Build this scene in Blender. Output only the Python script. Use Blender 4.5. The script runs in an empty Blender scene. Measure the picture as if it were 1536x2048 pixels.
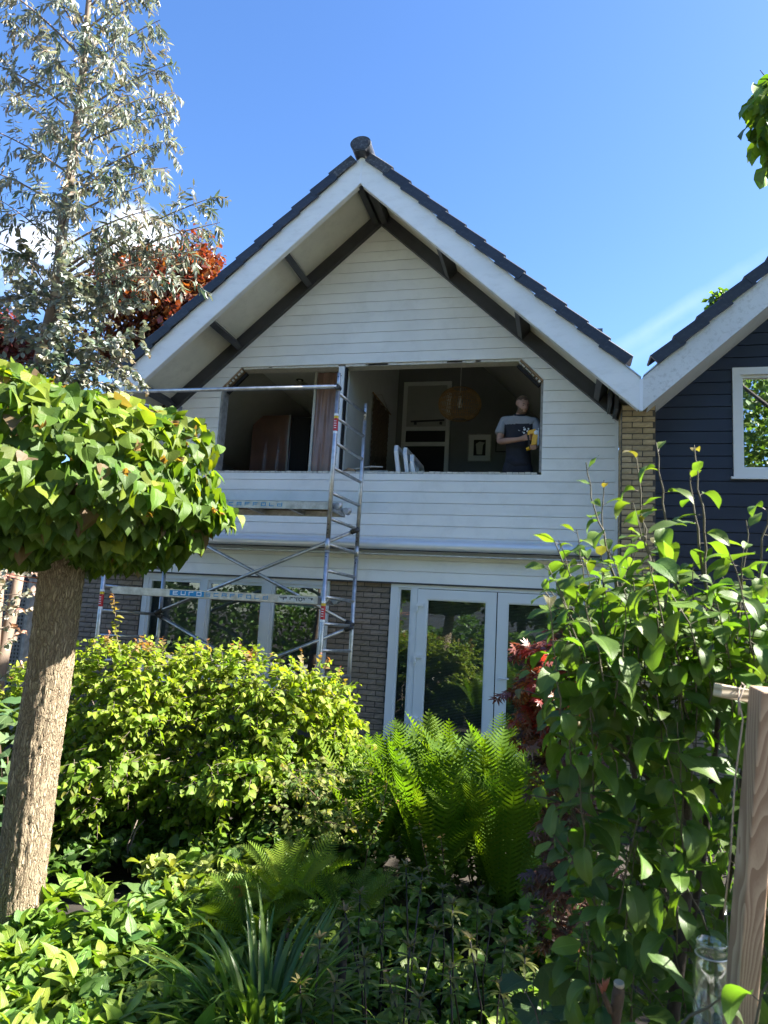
import bpy, bmesh, math, random
import numpy as np
from mathutils import Vector, Matrix
from mathutils.bvhtree import BVHTree

rnd = random.Random(7)
rng = np.random.default_rng(11)
scene = bpy.context.scene
COL = scene.collection
R_ = math.radians

# ------------------------------------------------------------------ camera
F_PX, YAW, PITCH, ROLL = 1426.3, R_(14.148), R_(8.393), R_(3.252)
CAM = np.array([0.0, -8.68, 1.68])


def cam_axes():
    cy, sy, cp, sp = math.cos(YAW), math.sin(YAW), math.cos(PITCH), math.sin(PITCH)
    fwd = np.array([-sy * cp, cy * cp, sp])
    r0 = np.array([cy, sy, 0.0])
    u0 = np.cross(r0, fwd)
    cr, sr = math.cos(ROLL), math.sin(ROLL)
    return r0 * cr + u0 * sr, -r0 * sr + u0 * cr, fwd


CR, CU, CF = cam_axes()
cam_data = bpy.data.cameras.new('camera')
cam = bpy.data.objects.new('camera', cam_data)
COL.objects.link(cam)
cam_data.sensor_fit = 'HORIZONTAL'
cam_data.sensor_width = 36.0
cam_data.lens = F_PX / 1536 * 36.0
cam_data.clip_start = 0.05
cam_data.clip_end = 2000
M = Matrix(((CR[0], CU[0], -CF[0], CAM[0]), (CR[1], CU[1], -CF[1], CAM[1]), (CR[2], CU[2], -CF[2], CAM[2]), (0, 0, 0, 1)))
cam.matrix_world = M
cam_data.dof.use_dof = True
cam_data.dof.focus_distance = 8.0
cam_data.dof.aperture_fstop = 12.0
scene.camera = cam


def at(x, y, d):
    """survey helper: where the photograph's pixel lies at d metres depth"""
    return CAM + ((x - 768) / F_PX * CR + (1024 - y) / F_PX * CU + CF) * d


def project(P):
    d = np.asarray(P, float) - CAM
    z = d @ CF
    return 768 + F_PX * (d @ CR) / z, 1024 - F_PX * (d @ CU) / z, z


# ------------------------------------------------------------------ sky, sun, exposure
SUN_AZ, SUN_EL = R_(79), R_(41)          # azimuth from +Y (away from the viewer) towards +X
SUN_DIR = np.array([math.sin(SUN_AZ) * math.cos(SUN_EL), math.cos(SUN_AZ) * math.cos(SUN_EL), math.sin(SUN_EL)])
world = bpy.data.worlds.new('World')
scene.world = world
world.use_nodes = True
wn, wl = world.node_tree.nodes, world.node_tree.links
wn.clear()
w_out = wn.new('ShaderNodeOutputWorld')
w_bg = wn.new('ShaderNodeBackground')
w_bg.inputs['Strength'].default_value = 0.059
sky = wn.new('ShaderNodeTexSky')
sky.sky_type = 'NISHITA'
sky.sun_disc = False
sky.sun_elevation = SUN_EL
sky.sun_rotation = SUN_AZ
sky.altitude = 0
sky.air_density = 1.0
sky.dust_density = 0.8
sky.ozone_density = 3.0
wl.new(w_bg.outputs[0], w_out.inputs[0])


def wmath(op, a, b=None, clamp=False):
    n = wn.new('ShaderNodeMath')
    n.operation = op
    n.use_clamp = clamp
    for i, v in enumerate((a, b)):
        if v is None:
            continue
        if isinstance(v, (int, float)):
            n.inputs[i].default_value = v
        else:
            wl.new(v, n.inputs[i])
    return n.outputs[0]


w_tc = wn.new('ShaderNodeTexCoord')


def wdot(vec):
    n = wn.new('ShaderNodeVectorMath')
    n.operation = 'DOT_PRODUCT'
    wl.new(w_tc.outputs['Generated'], n.inputs[0])
    n.inputs[1].default_value = tuple(vec)
    return n.outputs['Value']


def wnoise(scale, detail, stretch=None):
    n = wn.new('ShaderNodeTexNoise')
    n.inputs['Scale'].default_value = scale
    n.inputs['Detail'].default_value = detail
    n.inputs['Roughness'].default_value = 0.6
    wl.new(w_tc.outputs['Generated'], n.inputs['Vector'])
    return n.outputs['Fac']


def cloud(px, py, rx, ry, ang, soft, amp, opacity, nz):
    """a cloud of a given angular size (rx, ry in radians) standing in one direction of the sky"""
    c = at(px, py, 1.0) - CAM
    c /= np.linalg.norm(c)
    r = np.cross(c, [0, 0, 1]); r /= np.linalg.norm(r)
    u = np.cross(r, c)
    a1 = r * math.cos(ang) + u * math.sin(ang)
    a2 = -r * math.sin(ang) + u * math.cos(ang)
    A = wmath('DIVIDE', wdot(a1), rx)
    B = wmath('DIVIDE', wdot(a2), ry)
    d = wmath('SQRT', wmath('ADD', wmath('MULTIPLY', A, A), wmath('MULTIPLY', B, B)))
    e = wmath('SUBTRACT', 1.0, d)
    e = wmath('ADD', e, wmath('MULTIPLY', wmath('SUBTRACT', nz, 0.5), amp))
    m = wmath('MULTIPLY', e, soft, clamp=True)
    m = wmath('MULTIPLY', m, wmath('GREATER_THAN', wdot(c), 0.0))
    return wmath('MULTIPLY', m, opacity)


nz_puff, nz_fine = wnoise(9, 6), wnoise(26, 5)
masks = [
    cloud(300, 490, 0.06, 0.042, 0.0, 1.8, 1.6, 0.85, nz_puff),
    cloud(70, 480, 0.06, 0.04, 0.2, 1.6, 1.7, 0.7, nz_puff),
    cloud(250, 600, 0.20, 0.05, 0.0, 1.0, 1.8, 0.4, nz_puff),
    cloud(1330, 640, 0.16, 0.014, 0.52, 0.9, 0.9, 0.09, nz_fine),
    cloud(1310, 690, 0.15, 0.016, 0.48, 0.7, 1.0, 0.06, nz_fine),
]
w_hs = wn.new('ShaderNodeHueSaturation')
w_hs.inputs['Saturation'].default_value = 1.20
w_hs.inputs['Hue'].default_value = 0.507
wl.new(sky.outputs[0], w_hs.inputs['Color'])
col = w_hs.outputs[0]
for m_ in masks:
    mx = wn.new('ShaderNodeMix')
    mx.data_type = 'RGBA'
    wl.new(m_, mx.inputs[0])
    wl.new(col, mx.inputs[6])
    mx.inputs[7].default_value = (7.4, 7.6, 8.0, 1)
    col = mx.outputs[2]
wl.new(col, w_bg.inputs[0])

sun_data = bpy.data.lights.new('sun', 'SUN')
sun_data.energy = 5.0
sun_data.angle = R_(0.5)
sun_data.color = (1.0, 0.94, 0.84)
sun = bpy.data.objects.new('sun', sun_data)
sun.rotation_euler = Vector(-SUN_DIR).to_track_quat('-Z', 'Y').to_euler()
COL.objects.link(sun)

scene.view_settings.view_transform = 'Standard'
scene.view_settings.look = 'None'
scene.view_settings.exposure = 2.6
scene.view_settings.gamma = 1.0
scene.view_settings.use_curve_mapping = False
scene.render.engine = 'CYCLES'
scene.cycles.max_bounces = 10
scene.cycles.diffuse_bounces = 4
scene.cycles.glossy_bounces = 4
scene.cycles.transmission_bounces = 8
scene.cycles.transparent_max_bounces = 12
scene.cycles.use_denoising = True
scene.cycles.caustics_reflective = False
scene.cycles.caustics_refractive = False


# ------------------------------------------------------------------ object helpers
def obj(name, mesh, parent=None, mats=None, kind=None, world=True):
    o = bpy.data.objects.new(name, mesh)
    COL.objects.link(o)
    if mats is not None:
        if not isinstance(mats, (list, tuple)):
            mats = [mats]
        if len(mesh.materials) == 0:
            for m in mats:
                mesh.materials.append(m)
    if parent is not None:
        o.parent = parent
        if world:
            o.matrix_parent_inverse = BASE[parent.name]
    BASE[o.name] = Matrix.Identity(4)
    if kind:
        o['kind'] = kind
    return o


BASE = {}


def thing(name, label, cat, loc=(0, 0, 0), group=None):
    """an Empty at the thing's base; its parts are built in world coordinates"""
    o = bpy.data.objects.new(name, None)
    o.empty_display_size = 0.1
    o.location = Vector(loc)
    COL.objects.link(o)
    BASE[o.name] = Matrix.Translation(-Vector(loc))
    o['label'] = label
    o['category'] = cat
    if group:
        o['group'] = group
    return o


def tag(o, label, cat, group=None):
    o['label'] = label
    o['category'] = cat
    if group:
        o['group'] = group
    return o


class MB:
    """collects shapes into one mesh"""
    def __init__(self):
        self.v, self.f, self.m, self.smooth = [], [], [], []

    def add(self, verts, faces, mat=0, smooth=False):
        b = len(self.v)
        self.v.extend([tuple(map(float, p)) for p in verts])
        self.f.extend([tuple(i + b for i in f) for f in faces])
        self.m.extend([mat] * len(faces))
        self.smooth.extend([smooth] * len(faces))
        return self

    def box(self, x0, x1, y0, y1, z0, z1, mat=0):
        v = [(x, y, z) for x in (x0, x1) for y in (y0, y1) for z in (z0, z1)]
        return self.add(v, [(0, 1, 3, 2), (4, 6, 7, 5), (0, 4, 5, 1), (2, 3, 7, 6), (0, 2, 6, 4), (1, 5, 7, 3)], mat)

    def beam(self, a, b, w, h, up=(0, 0, 1), mat=0):
        """box from a to b, w across, h along up"""
        a, b, up = np.array(a, float), np.array(b, float), np.array(up, float)
        d = b - a; d /= np.linalg.norm(d)
        s = np.cross(d, up); s /= np.linalg.norm(s)
        u = np.cross(s, d)
        v = [p + s * i * w / 2 + u * j * h / 2 for p in (a, b) for i in (-1, 1) for j in (-1, 1)]
        return self.add(v, [(0, 1, 3, 2), (4, 6, 7, 5), (0, 4, 5, 1), (2, 3, 7, 6), (0, 2, 6, 4), (1, 5, 7, 3)], mat)

    def prism(self, poly, y0, y1, mat=0):
        """polygon of (x, z) extruded from y0 to y1"""
        n = len(poly)
        v = [(x, y0, z) for x, z in poly] + [(x, y1, z) for x, z in poly]
        f = [tuple(range(n)), tuple(range(2 * n - 1, n - 1, -1))]
        f += [(i, i + n, (i + 1) % n + n, (i + 1) % n) for i in range(n)]
        return self.add(v, f, mat)

    def sweep(self, prof, a, b, ex, ey, mat=0, smooth=False, caps=True):
        """profile of (p, q) along ex, ey at point a, extruded to b"""
        a, b, ex, ey = [np.array(t, float) for t in (a, b, ex, ey)]
        n = len(prof)
        v = [a + ex * p + ey * q for p, q in prof] + [b + ex * p + ey * q for p, q in prof]
        f = [(i, (i + 1) % n, (i + 1) % n + n, i + n) for i in range(n)]
        self.add(v, f, mat, smooth)
        if caps:
            self.add(v, [tuple(range(n - 1, -1, -1)), tuple(range(n, 2 * n))], mat)
        return self

    def tube(self, path, radii, sides=8, mat=0, caps=True, smooth=True, bump=None):
        path = np.asarray(path, float)
        if np.isscalar(radii):
            radii = [radii] * len(path)
        n = len(path)
        t = np.gradient(path, axis=0)
        t /= np.linalg.norm(t, axis=1)[:, None] + 1e-9
        ref = np.array([0, 0, 1.0]) if abs(t[0][2]) < 0.9 else np.array([1.0, 0, 0])
        verts = []
        s = np.cross(t[0], ref); s /= np.linalg.norm(s)
        for i in range(n):
            s = s - t[i] * (s @ t[i]); s /= np.linalg.norm(s) + 1e-9
            u = np.cross(t[i], s)
            for k in range(sides):
                a = 2 * math.pi * k / sides
                r = radii[i] * (1 + (bump(i, k) if bump else 0))
                verts.append(path[i] + (s * math.cos(a) + u * math.sin(a)) * r)
        f = [(i * sides + k, i * sides + (k + 1) % sides, (i + 1) * sides + (k + 1) % sides, (i + 1) * sides + k) for i in range(n - 1) for k in range(sides)]
        self.add(verts, f, mat, smooth)
        if caps:
            b = len(self.v) - len(verts)
            self.f += [tuple(b + k for k in range(sides - 1, -1, -1)), tuple(b + (n - 1) * sides + k for k in range(sides))]
            self.m += [mat, mat]; self.smooth += [False, False]
        return self

    def lathe(self, prof, c, sides=24, mat=0, axis='z'):
        """profile of (radius, height)"""
        v = []
        for r, h in prof:
            for k in range(sides):
                a = 2 * math.pi * k / sides
                if axis == 'z':
                    v.append((c[0] + r * math.cos(a), c[1] + r * math.sin(a), c[2] + h))
                else:
                    v.append((c[0] + r * math.cos(a), c[1] + h, c[2] + r * math.sin(a)))
        f = [(i * sides + k, i * sides + (k + 1) % sides, (i + 1) * sides + (k + 1) % sides, (i + 1) * sides + k) for i in range(len(prof) - 1) for k in range(sides)]
        return self.add(v, f, mat, True)

    def mesh(self, name):
        me = bpy.data.meshes.new(name)
        me.from_pydata(self.v, [], self.f)
        me.polygons.foreach_set('material_index', self.m)
        me.polygons.foreach_set('use_smooth', self.smooth)
        bm = bmesh.new(); bm.from_mesh(me)
        bmesh.ops.recalc_face_normals(bm, faces=bm.faces)
        bm.to_mesh(me); bm.free()
        return me

    def build(self, name, mats, parent=None, kind=None):
        return obj(name, self.mesh(name), parent, mats, kind)


def nrm(v):
    v = np.asarray(v, float)
    return v / (np.linalg.norm(v, axis=-1, keepdims=True) + 1e-12)


# ------------------------------------------------------------------ materials
def nodes(m):
    m.use_nodes = True
    return m.node_tree.nodes, m.node_tree.links


def mat(name, base, rough=0.6, metal=0.0, var=0.0, vscale=6.0, bump=0.0, bscale=40.0, spec=0.5, dirt=None, dscale=3.0, damt=0.0, stretch=(1, 1, 1), objvar=0.0):
    """plain procedural surface: base colour with noise variation, patches of dirt and fine relief"""
    m = bpy.data.materials.new(name)
    N, L = nodes(m)
    p = N['Principled BSDF']
    p.inputs['Roughness'].default_value = rough
    p.inputs['Metallic'].default_value = metal
    p.inputs['Specular IOR Level'].default_value = spec
    tc = N.new('ShaderNodeTexCoord')
    mp = N.new('ShaderNodeMapping')
    mp.inputs['Scale'].default_value = stretch
    L.new(tc.outputs['Object'], mp.inputs[0])
    colr = None
    base4 = (*base, 1)
    if var > 0:
        n = N.new('ShaderNodeTexNoise'); n.inputs['Scale'].default_value = vscale; n.inputs['Detail'].default_value = 6
        L.new(mp.outputs[0], n.inputs['Vector'])
        r = N.new('ShaderNodeValToRGB')
        r.color_ramp.elements[0].position = 0.3; r.color_ramp.elements[1].position = 0.7
        r.color_ramp.elements[0].color = (*[c * (1 - var) for c in base], 1)
        r.color_ramp.elements[1].color = (*[min(1, c * (1 + var)) for c in base], 1)
        L.new(n.outputs['Fac'], r.inputs[0]); colr = r.outputs[0]
    if dirt is not None:
        n = N.new('ShaderNodeTexNoise'); n.inputs['Scale'].default_value = dscale; n.inputs['Detail'].default_value = 8; n.inputs['Roughness'].default_value = 0.7
        L.new(mp.outputs[0], n.inputs['Vector'])
        r = N.new('ShaderNodeMapRange'); r.inputs[1].default_value = 0.5; r.inputs[2].default_value = 0.72; r.inputs[4].default_value = damt
        L.new(n.outputs['Fac'], r.inputs[0])
        mx = N.new('ShaderNodeMix'); mx.data_type = 'RGBA'
        L.new(r.outputs[0], mx.inputs[0])
        if colr: L.new(colr, mx.inputs[6])
        else: mx.inputs[6].default_value = base4
        mx.inputs[7].default_value = (*dirt, 1); colr = mx.outputs[2]
    if objvar > 0:
        oi = N.new('ShaderNodeObjectInfo')
        r = N.new('ShaderNodeMapRange'); r.inputs[3].default_value = 1 - objvar; r.inputs[4].default_value = 1 + objvar
        L.new(oi.outputs['Random'], r.inputs[0])
        hsv = N.new('ShaderNodeHueSaturation')
        L.new(r.outputs[0], hsv.inputs['Value'])
        if colr: L.new(colr, hsv.inputs['Color'])
        else: hsv.inputs['Color'].default_value = base4
        colr = hsv.outputs[0]
    if colr: L.new(colr, p.inputs['Base Color'])
    else: p.inputs['Base Color'].default_value = base4
    if bump > 0:
        n = N.new('ShaderNodeTexNoise'); n.inputs['Scale'].default_value = bscale; n.inputs['Detail'].default_value = 5
        L.new(mp.outputs[0], n.inputs['Vector'])
        b = N.new('ShaderNodeBump'); b.inputs['Strength'].default_value = bump; b.inputs['Distance'].default_value = 0.01
        L.new(n.outputs['Fac'], b.inputs['Height']); L.new(b.outputs[0], p.inputs['Normal'])
    return m


def leaf_mat(name, rough=0.42, trans=0.42, tboost=(1.9, 2.0, 0.7), spec=0.45, vein=0.35, bumpy=0.25, nveins=9):
    """leaf blade: tint from the 'tint' attribute (joined foliage) or the object's colour (single leaves), veins, light shining through"""
    m = bpy.data.materials.new(name)
    N, L = nodes(m)
    p = N['Principled BSDF']; out = N['Material Output']
    at_ = N.new('ShaderNodeAttribute'); at_.attribute_name = 'tint'
    oi = N.new('ShaderNodeObjectInfo')
    add = N.new('ShaderNodeMix'); add.data_type = 'RGBA'; add.blend_type = 'ADD'; add.inputs[0].default_value = 1.0
    L.new(at_.outputs['Color'], add.inputs[6]); L.new(oi.outputs['Color'], add.inputs[7])
    uv = N.new('ShaderNodeUVMap'); uv.uv_map = 'uv'
    sep = N.new('ShaderNodeSeparateXYZ'); L.new(uv.outputs[0], sep.inputs[0])

    def mth(op, a, b=None, clamp=False):
        n = N.new('ShaderNodeMath'); n.operation = op; n.use_clamp = clamp
        for i, v in enumerate((a, b)):
            if v is None: continue
            if isinstance(v, (int, float)): n.inputs[i].default_value = v
            else: L.new(v, n.inputs[i])
        return n.outputs[0]
    au = mth('ABSOLUTE', mth('SUBTRACT', sep.outputs[0], 0.5))
    mid = mth('SUBTRACT', 1.0, mth('MULTIPLY', au, 16.0), True)
    w = mth('SUBTRACT', mth('MULTIPLY', sep.outputs[1], nveins), mth('MULTIPLY', au, nveins * 0.9))
    fr = mth('ABSOLUTE', mth('SUBTRACT', mth('FRACT', w), 0.5))
    side = mth('SUBTRACT', 1.0, mth('MULTIPLY', fr, 9.0), True)
    vv = mth('MAXIMUM', mid, mth('MULTIPLY', side, 0.5))
    nz = N.new('ShaderNodeTexNoise'); nz.inputs['Scale'].default_value = 45; nz.inputs['Detail'].default_value = 3
    tco = N.new('ShaderNodeTexCoord'); L.new(tco.outputs['Object'], nz.inputs['Vector'])
    val = mth('ADD', mth('MULTIPLY', vv, vein), mth('ADD', 0.8, mth('MULTIPLY', nz.outputs['Fac'], 0.4)))
    br = N.new('ShaderNodeVectorMath'); br.operation = 'SCALE'
    L.new(add.outputs[2], br.inputs[0]); L.new(val, br.inputs['Scale'])
    L.new(br.outputs[0], p.inputs['Base Color'])
    p.inputs['Roughness'].default_value = rough
    p.inputs['Specular IOR Level'].default_value = spec
    if bumpy:
        b = N.new('ShaderNodeBump'); b.inputs['Strength'].default_value = bumpy; b.inputs['Distance'].default_value = 0.004
        L.new(mth('SUBTRACT', mth('MULTIPLY', nz.outputs['Fac'], 0.6), vv), b.inputs['Height']); L.new(b.outputs[0], p.inputs['Normal'])
    tr = N.new('ShaderNodeBsdfTranslucent')
    tm = N.new('ShaderNodeVectorMath'); tm.operation = 'MULTIPLY'; tm.inputs[1].default_value = tboost
    L.new(add.outputs[2], tm.inputs[0]); L.new(tm.outputs[0], tr.inputs['Color'])
    mx = N.new('ShaderNodeMixShader'); mx.inputs[0].default_value = trans
    L.new(p.outputs[0], mx.inputs[1]); L.new(tr.outputs[0], mx.inputs[2]); L.new(mx.outputs[0], out.inputs['Surface'])
    return m


def glass_mat(name, refl=0.16, tint=(0.9, 0.95, 0.95), rough=0.0):
    m = bpy.data.materials.new(name)
    N, L = nodes(m)
    out = N['Material Output']; N.remove(N['Principled BSDF'])
    t = N.new('ShaderNodeBsdfTransparent'); t.inputs[0].default_value = (*tint, 1)
    g = N.new('ShaderNodeBsdfGlossy'); g.inputs['Roughness'].default_value = rough; g.inputs[0].default_value = (0.95, 0.97, 1, 1)
    fr = N.new('ShaderNodeLayerWeight'); fr.inputs['Blend'].default_value = 0.35
    r = N.new('ShaderNodeMapRange'); r.inputs[3].default_value = refl; r.inputs[4].default_value = 0.9
    pw = N.new('ShaderNodeMath'); pw.operation = 'POWER'; pw.inputs[1].default_value = 2.5
    L.new(fr.outputs['Facing'], pw.inputs[0]); L.new(pw.outputs[0], r.inputs[0])
    tc = N.new('ShaderNodeTexCoord'); nz = N.new('ShaderNodeTexNoise'); nz.inputs['Scale'].default_value = 2.2
    L.new(tc.outputs['Object'], nz.inputs['Vector'])
    b = N.new('ShaderNodeBump'); b.inputs['Strength'].default_value = 0.012; L.new(nz.outputs['Fac'], b.inputs['Height']); L.new(b.outputs[0], g.inputs['Normal'])
    mx = N.new('ShaderNodeMixShader'); L.new(r.outputs[0], mx.inputs[0]); L.new(t.outputs[0], mx.inputs[1]); L.new(g.outputs[0], mx.inputs[2])
    L.new(mx.outputs[0], out.inputs['Surface'])
    return m


def wood_mat(name, a, b, scale=14.0, rough=0.6, axis=2, distort=3.0):
    m = bpy.data.materials.new(name)
    N, L = nodes(m); p = N['Principled BSDF']
    tc = N.new('ShaderNodeTexCoord'); mp = N.new('ShaderNodeMapping')
    s = [scale, scale, scale]; s[axis] = scale * 0.07
    mp.inputs['Scale'].default_value = s
    L.new(tc.outputs['Object'], mp.inputs[0])
    w = N.new('ShaderNodeTexWave'); w.wave_type = 'BANDS'; w.bands_direction = 'X' if axis == 2 else 'Z'; w.inputs['Scale'].default_value = 0.9; w.inputs['Distortion'].default_value = distort; w.inputs['Detail'].default_value = 2; w.inputs['Detail Scale'].default_value = 0.35
    L.new(mp.outputs[0], w.inputs['Vector'])
    n = N.new('ShaderNodeTexNoise'); n.inputs['Scale'].default_value = 6; n.inputs['Detail'].default_value = 8
    L.new(mp.outputs[0], n.inputs['Vector'])
    ad = N.new('ShaderNodeMath'); ad.operation = 'ADD'
    ml = N.new('ShaderNodeMath'); ml.operation = 'MULTIPLY'; ml.inputs[1].default_value = 0.6
    L.new(n.outputs['Fac'], ml.inputs[0]); L.new(w.outputs['Fac'], ad.inputs[0]); L.new(ml.outputs[0], ad.inputs[1])
    r = N.new('ShaderNodeValToRGB'); r.color_ramp.elements[0].color = (*a, 1); r.color_ramp.elements[1].color = (*b, 1)
    r.color_ramp.elements[0].position = 0.25; r.color_ramp.elements[1].position = 1.1
    L.new(ad.outputs[0], r.inputs[0]); L.new(r.outputs[0], p.inputs['Base Color'])
    p.inputs['Roughness'].default_value = rough
    bp = N.new('ShaderNodeBump'); bp.inputs['Strength'].default_value = 0.25; bp.inputs['Distance'].default_value = 0.004
    L.new(ad.outputs[0], bp.inputs['Height']); L.new(bp.outputs[0], p.inputs['Normal'])
    return m


M_ = {}
M_['white_paint'] = mat('white_paint', (0.88, 0.88, 0.855), 0.42, var=0.05, vscale=1.6, bump=0.05, bscale=30, dirt=(0.5, 0.5, 0.47), dscale=2.5, damt=0.25, objvar=0.025)
M_['white_back'] = mat('white_back', (0.72, 0.72, 0.71), 0.7, var=0.1)
M_['frame_white'] = mat('frame_white', (0.80, 0.81, 0.82), 0.3, var=0.02, vscale=3)
M_['barge_white'] = mat('barge_white', (0.82, 0.82, 0.80), 0.45, var=0.05, vscale=1.3, bump=0.06, bscale=26, dirt=(0.45, 0.44, 0.40), dscale=4.5, damt=0.28, stretch=(1, 1, 2.5))
M_['barge_dirty'] = mat('barge_dirty', (0.66, 0.66, 0.64), 0.5, var=0.06, vscale=2, bump=0.06, bscale=26, dirt=(0.30, 0.29, 0.25), dscale=26, damt=0.55)
M_['soffit'] = mat('soffit', (0.80, 0.76, 0.66), 0.7, var=0.08, vscale=2.2, bump=0.05, dirt=(0.45, 0.42, 0.34), dscale=4.5, damt=0.3)
M_['trim_dark'] = mat('trim_dark', (0.045, 0.044, 0.048), 0.5, var=0.2, vscale=5, bump=0.12, bscale=50)
M_['tile'] = mat('tile', (0.022, 0.025, 0.036), 0.42, var=0.25, vscale=7, bump=0.2, bscale=80, dirt=(0.13, 0.13, 0.13), dscale=24, damt=0.35, objvar=0.2)
M_['tile_lichen'] = mat('tile_lichen', (0.034, 0.036, 0.042), 0.6, var=0.25, vscale=9, bump=0.4, bscale=90, dirt=(0.26, 0.26, 0.26), dscale=30, damt=0.7)
M_['brick_tan'] = mat('brick_tan', (0.44, 0.33, 0.185), 0.85, var=0.28, vscale=10, bump=0.7, bscale=45, dirt=(0.15, 0.11, 0.07), dscale=9, damt=0.6, stretch=(1, 1, 3.5), objvar=0.16)
M_['brick_brown'] = mat('brick_brown', (0.31, 0.235, 0.175), 0.88, var=0.28, vscale=10, bump=0.7, bscale=45, dirt=(0.10, 0.08, 0.065), dscale=9, damt=0.6, stretch=(1, 1, 3.5), objvar=0.16)
M_['mortar'] = mat('mortar', (0.085, 0.075, 0.062), 0.95, var=0.2, vscale=20, bump=0.3)
M_['navy'] = mat('navy', (0.012, 0.020, 0.045), 0.45, var=0.15, vscale=3, bump=0.06, bscale=40, objvar=0.08)
M_['navy_back'] = mat('navy_back', (0.004, 0.006, 0.012), 0.7)
M_['alu'] = mat('alu', (0.50, 0.51, 0.52), 0.42, metal=0.85, var=0.22, vscale=14, bump=0.08, bscale=60, dirt=(0.30, 0.29, 0.27), dscale=18, damt=0.6)
M_['alu_box'] = mat('alu_box', (0.74, 0.76, 0.78), 0.28, metal=0.25, var=0.04)
M_['ply'] = mat('ply', (0.17, 0.125, 0.075), 0.75, var=0.3, vscale=7, stretch=(0.4, 3, 3))
M_['black_gap'] = mat('black_gap', (0.012, 0.012, 0.013), 0.8)
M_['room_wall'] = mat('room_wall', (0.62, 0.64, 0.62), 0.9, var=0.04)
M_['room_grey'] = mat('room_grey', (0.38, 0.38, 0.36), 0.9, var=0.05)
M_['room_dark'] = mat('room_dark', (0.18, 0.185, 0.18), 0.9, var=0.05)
M_['room_white'] = mat('room_white', (0.62, 0.62, 0.60), 0.7)
M_['room_floor'] = mat('room_floor', (0.12, 0.085, 0.055), 0.6, var=0.2)
M_['raw_wood'] = mat('raw_wood', (0.33, 0.22, 0.13), 0.8, var=0.35, vscale=18, bump=0.3)
M_['grey_wood'] = mat('grey_wood', (0.30, 0.29, 0.27), 0.85, var=0.3, vscale=16, bump=0.3, bscale=60)
M_['panel_core'] = mat('panel_core', (0.62, 0.60, 0.54), 0.8, var=0.12, vscale=30, objvar=0.12)
M_['wicker'] = mat('wicker', (0.34, 0.205, 0.10), 0.6, var=0.3, vscale=20)
M_['rug'] = mat('rug', (0.13, 0.085, 0.05), 0.95, var=0.5, vscale=60, bump=0.8, bscale=120)
M_['plastic_brown'] = mat('plastic_brown', (0.20, 0.10, 0.07), 0.35, var=0.15, vscale=4, spec=0.7)
M_['plastic_pink'] = mat('plastic_pink', (0.34, 0.22, 0.19), 0.3, var=0.12, vscale=5, spec=0.6)
M_['red_sticker'] = mat('red_sticker', (0.50, 0.02, 0.03), 0.4)
M_['yellow_sticker'] = mat('yellow_sticker', (0.75, 0.5, 0.03), 0.4)
M_['blue_label'] = mat('blue_label', (0.01, 0.25, 0.52), 0.4)
M_['letter_white'] = mat('letter_white', (0.85, 0.87, 0.88), 0.45)
M_['blind'] = mat('blind', (0.30, 0.34, 0.37), 0.6, var=0.06)
M_['rope'] = mat('rope', (0.30, 0.24, 0.19), 0.9, var=0.3, vscale=60)
M_['rope_orange'] = mat('rope_orange', (0.42, 0.14, 0.06), 0.8)
M_['glass'] = glass_mat('glass', 0.095)
M_['glass_far'] = glass_mat('glass_far', 0.55)
M_['glass_dark'] = glass_mat('glass_dark', 0.06)
M_['soil'] = mat('soil', (0.020, 0.015, 0.010), 0.95, var=0.4, vscale=9, bump=0.9, bscale=22)
M_['post_wood'] = None
M_['rail_wood'] = wood_mat('rail_wood', (0.34, 0.27, 0.17), (0.56, 0.47, 0.33), 26, 0.65, 0, 2.0)
M_['panel_grey'] = mat('panel_grey', (0.16, 0.16, 0.16), 0.6, var=0.08)


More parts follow.
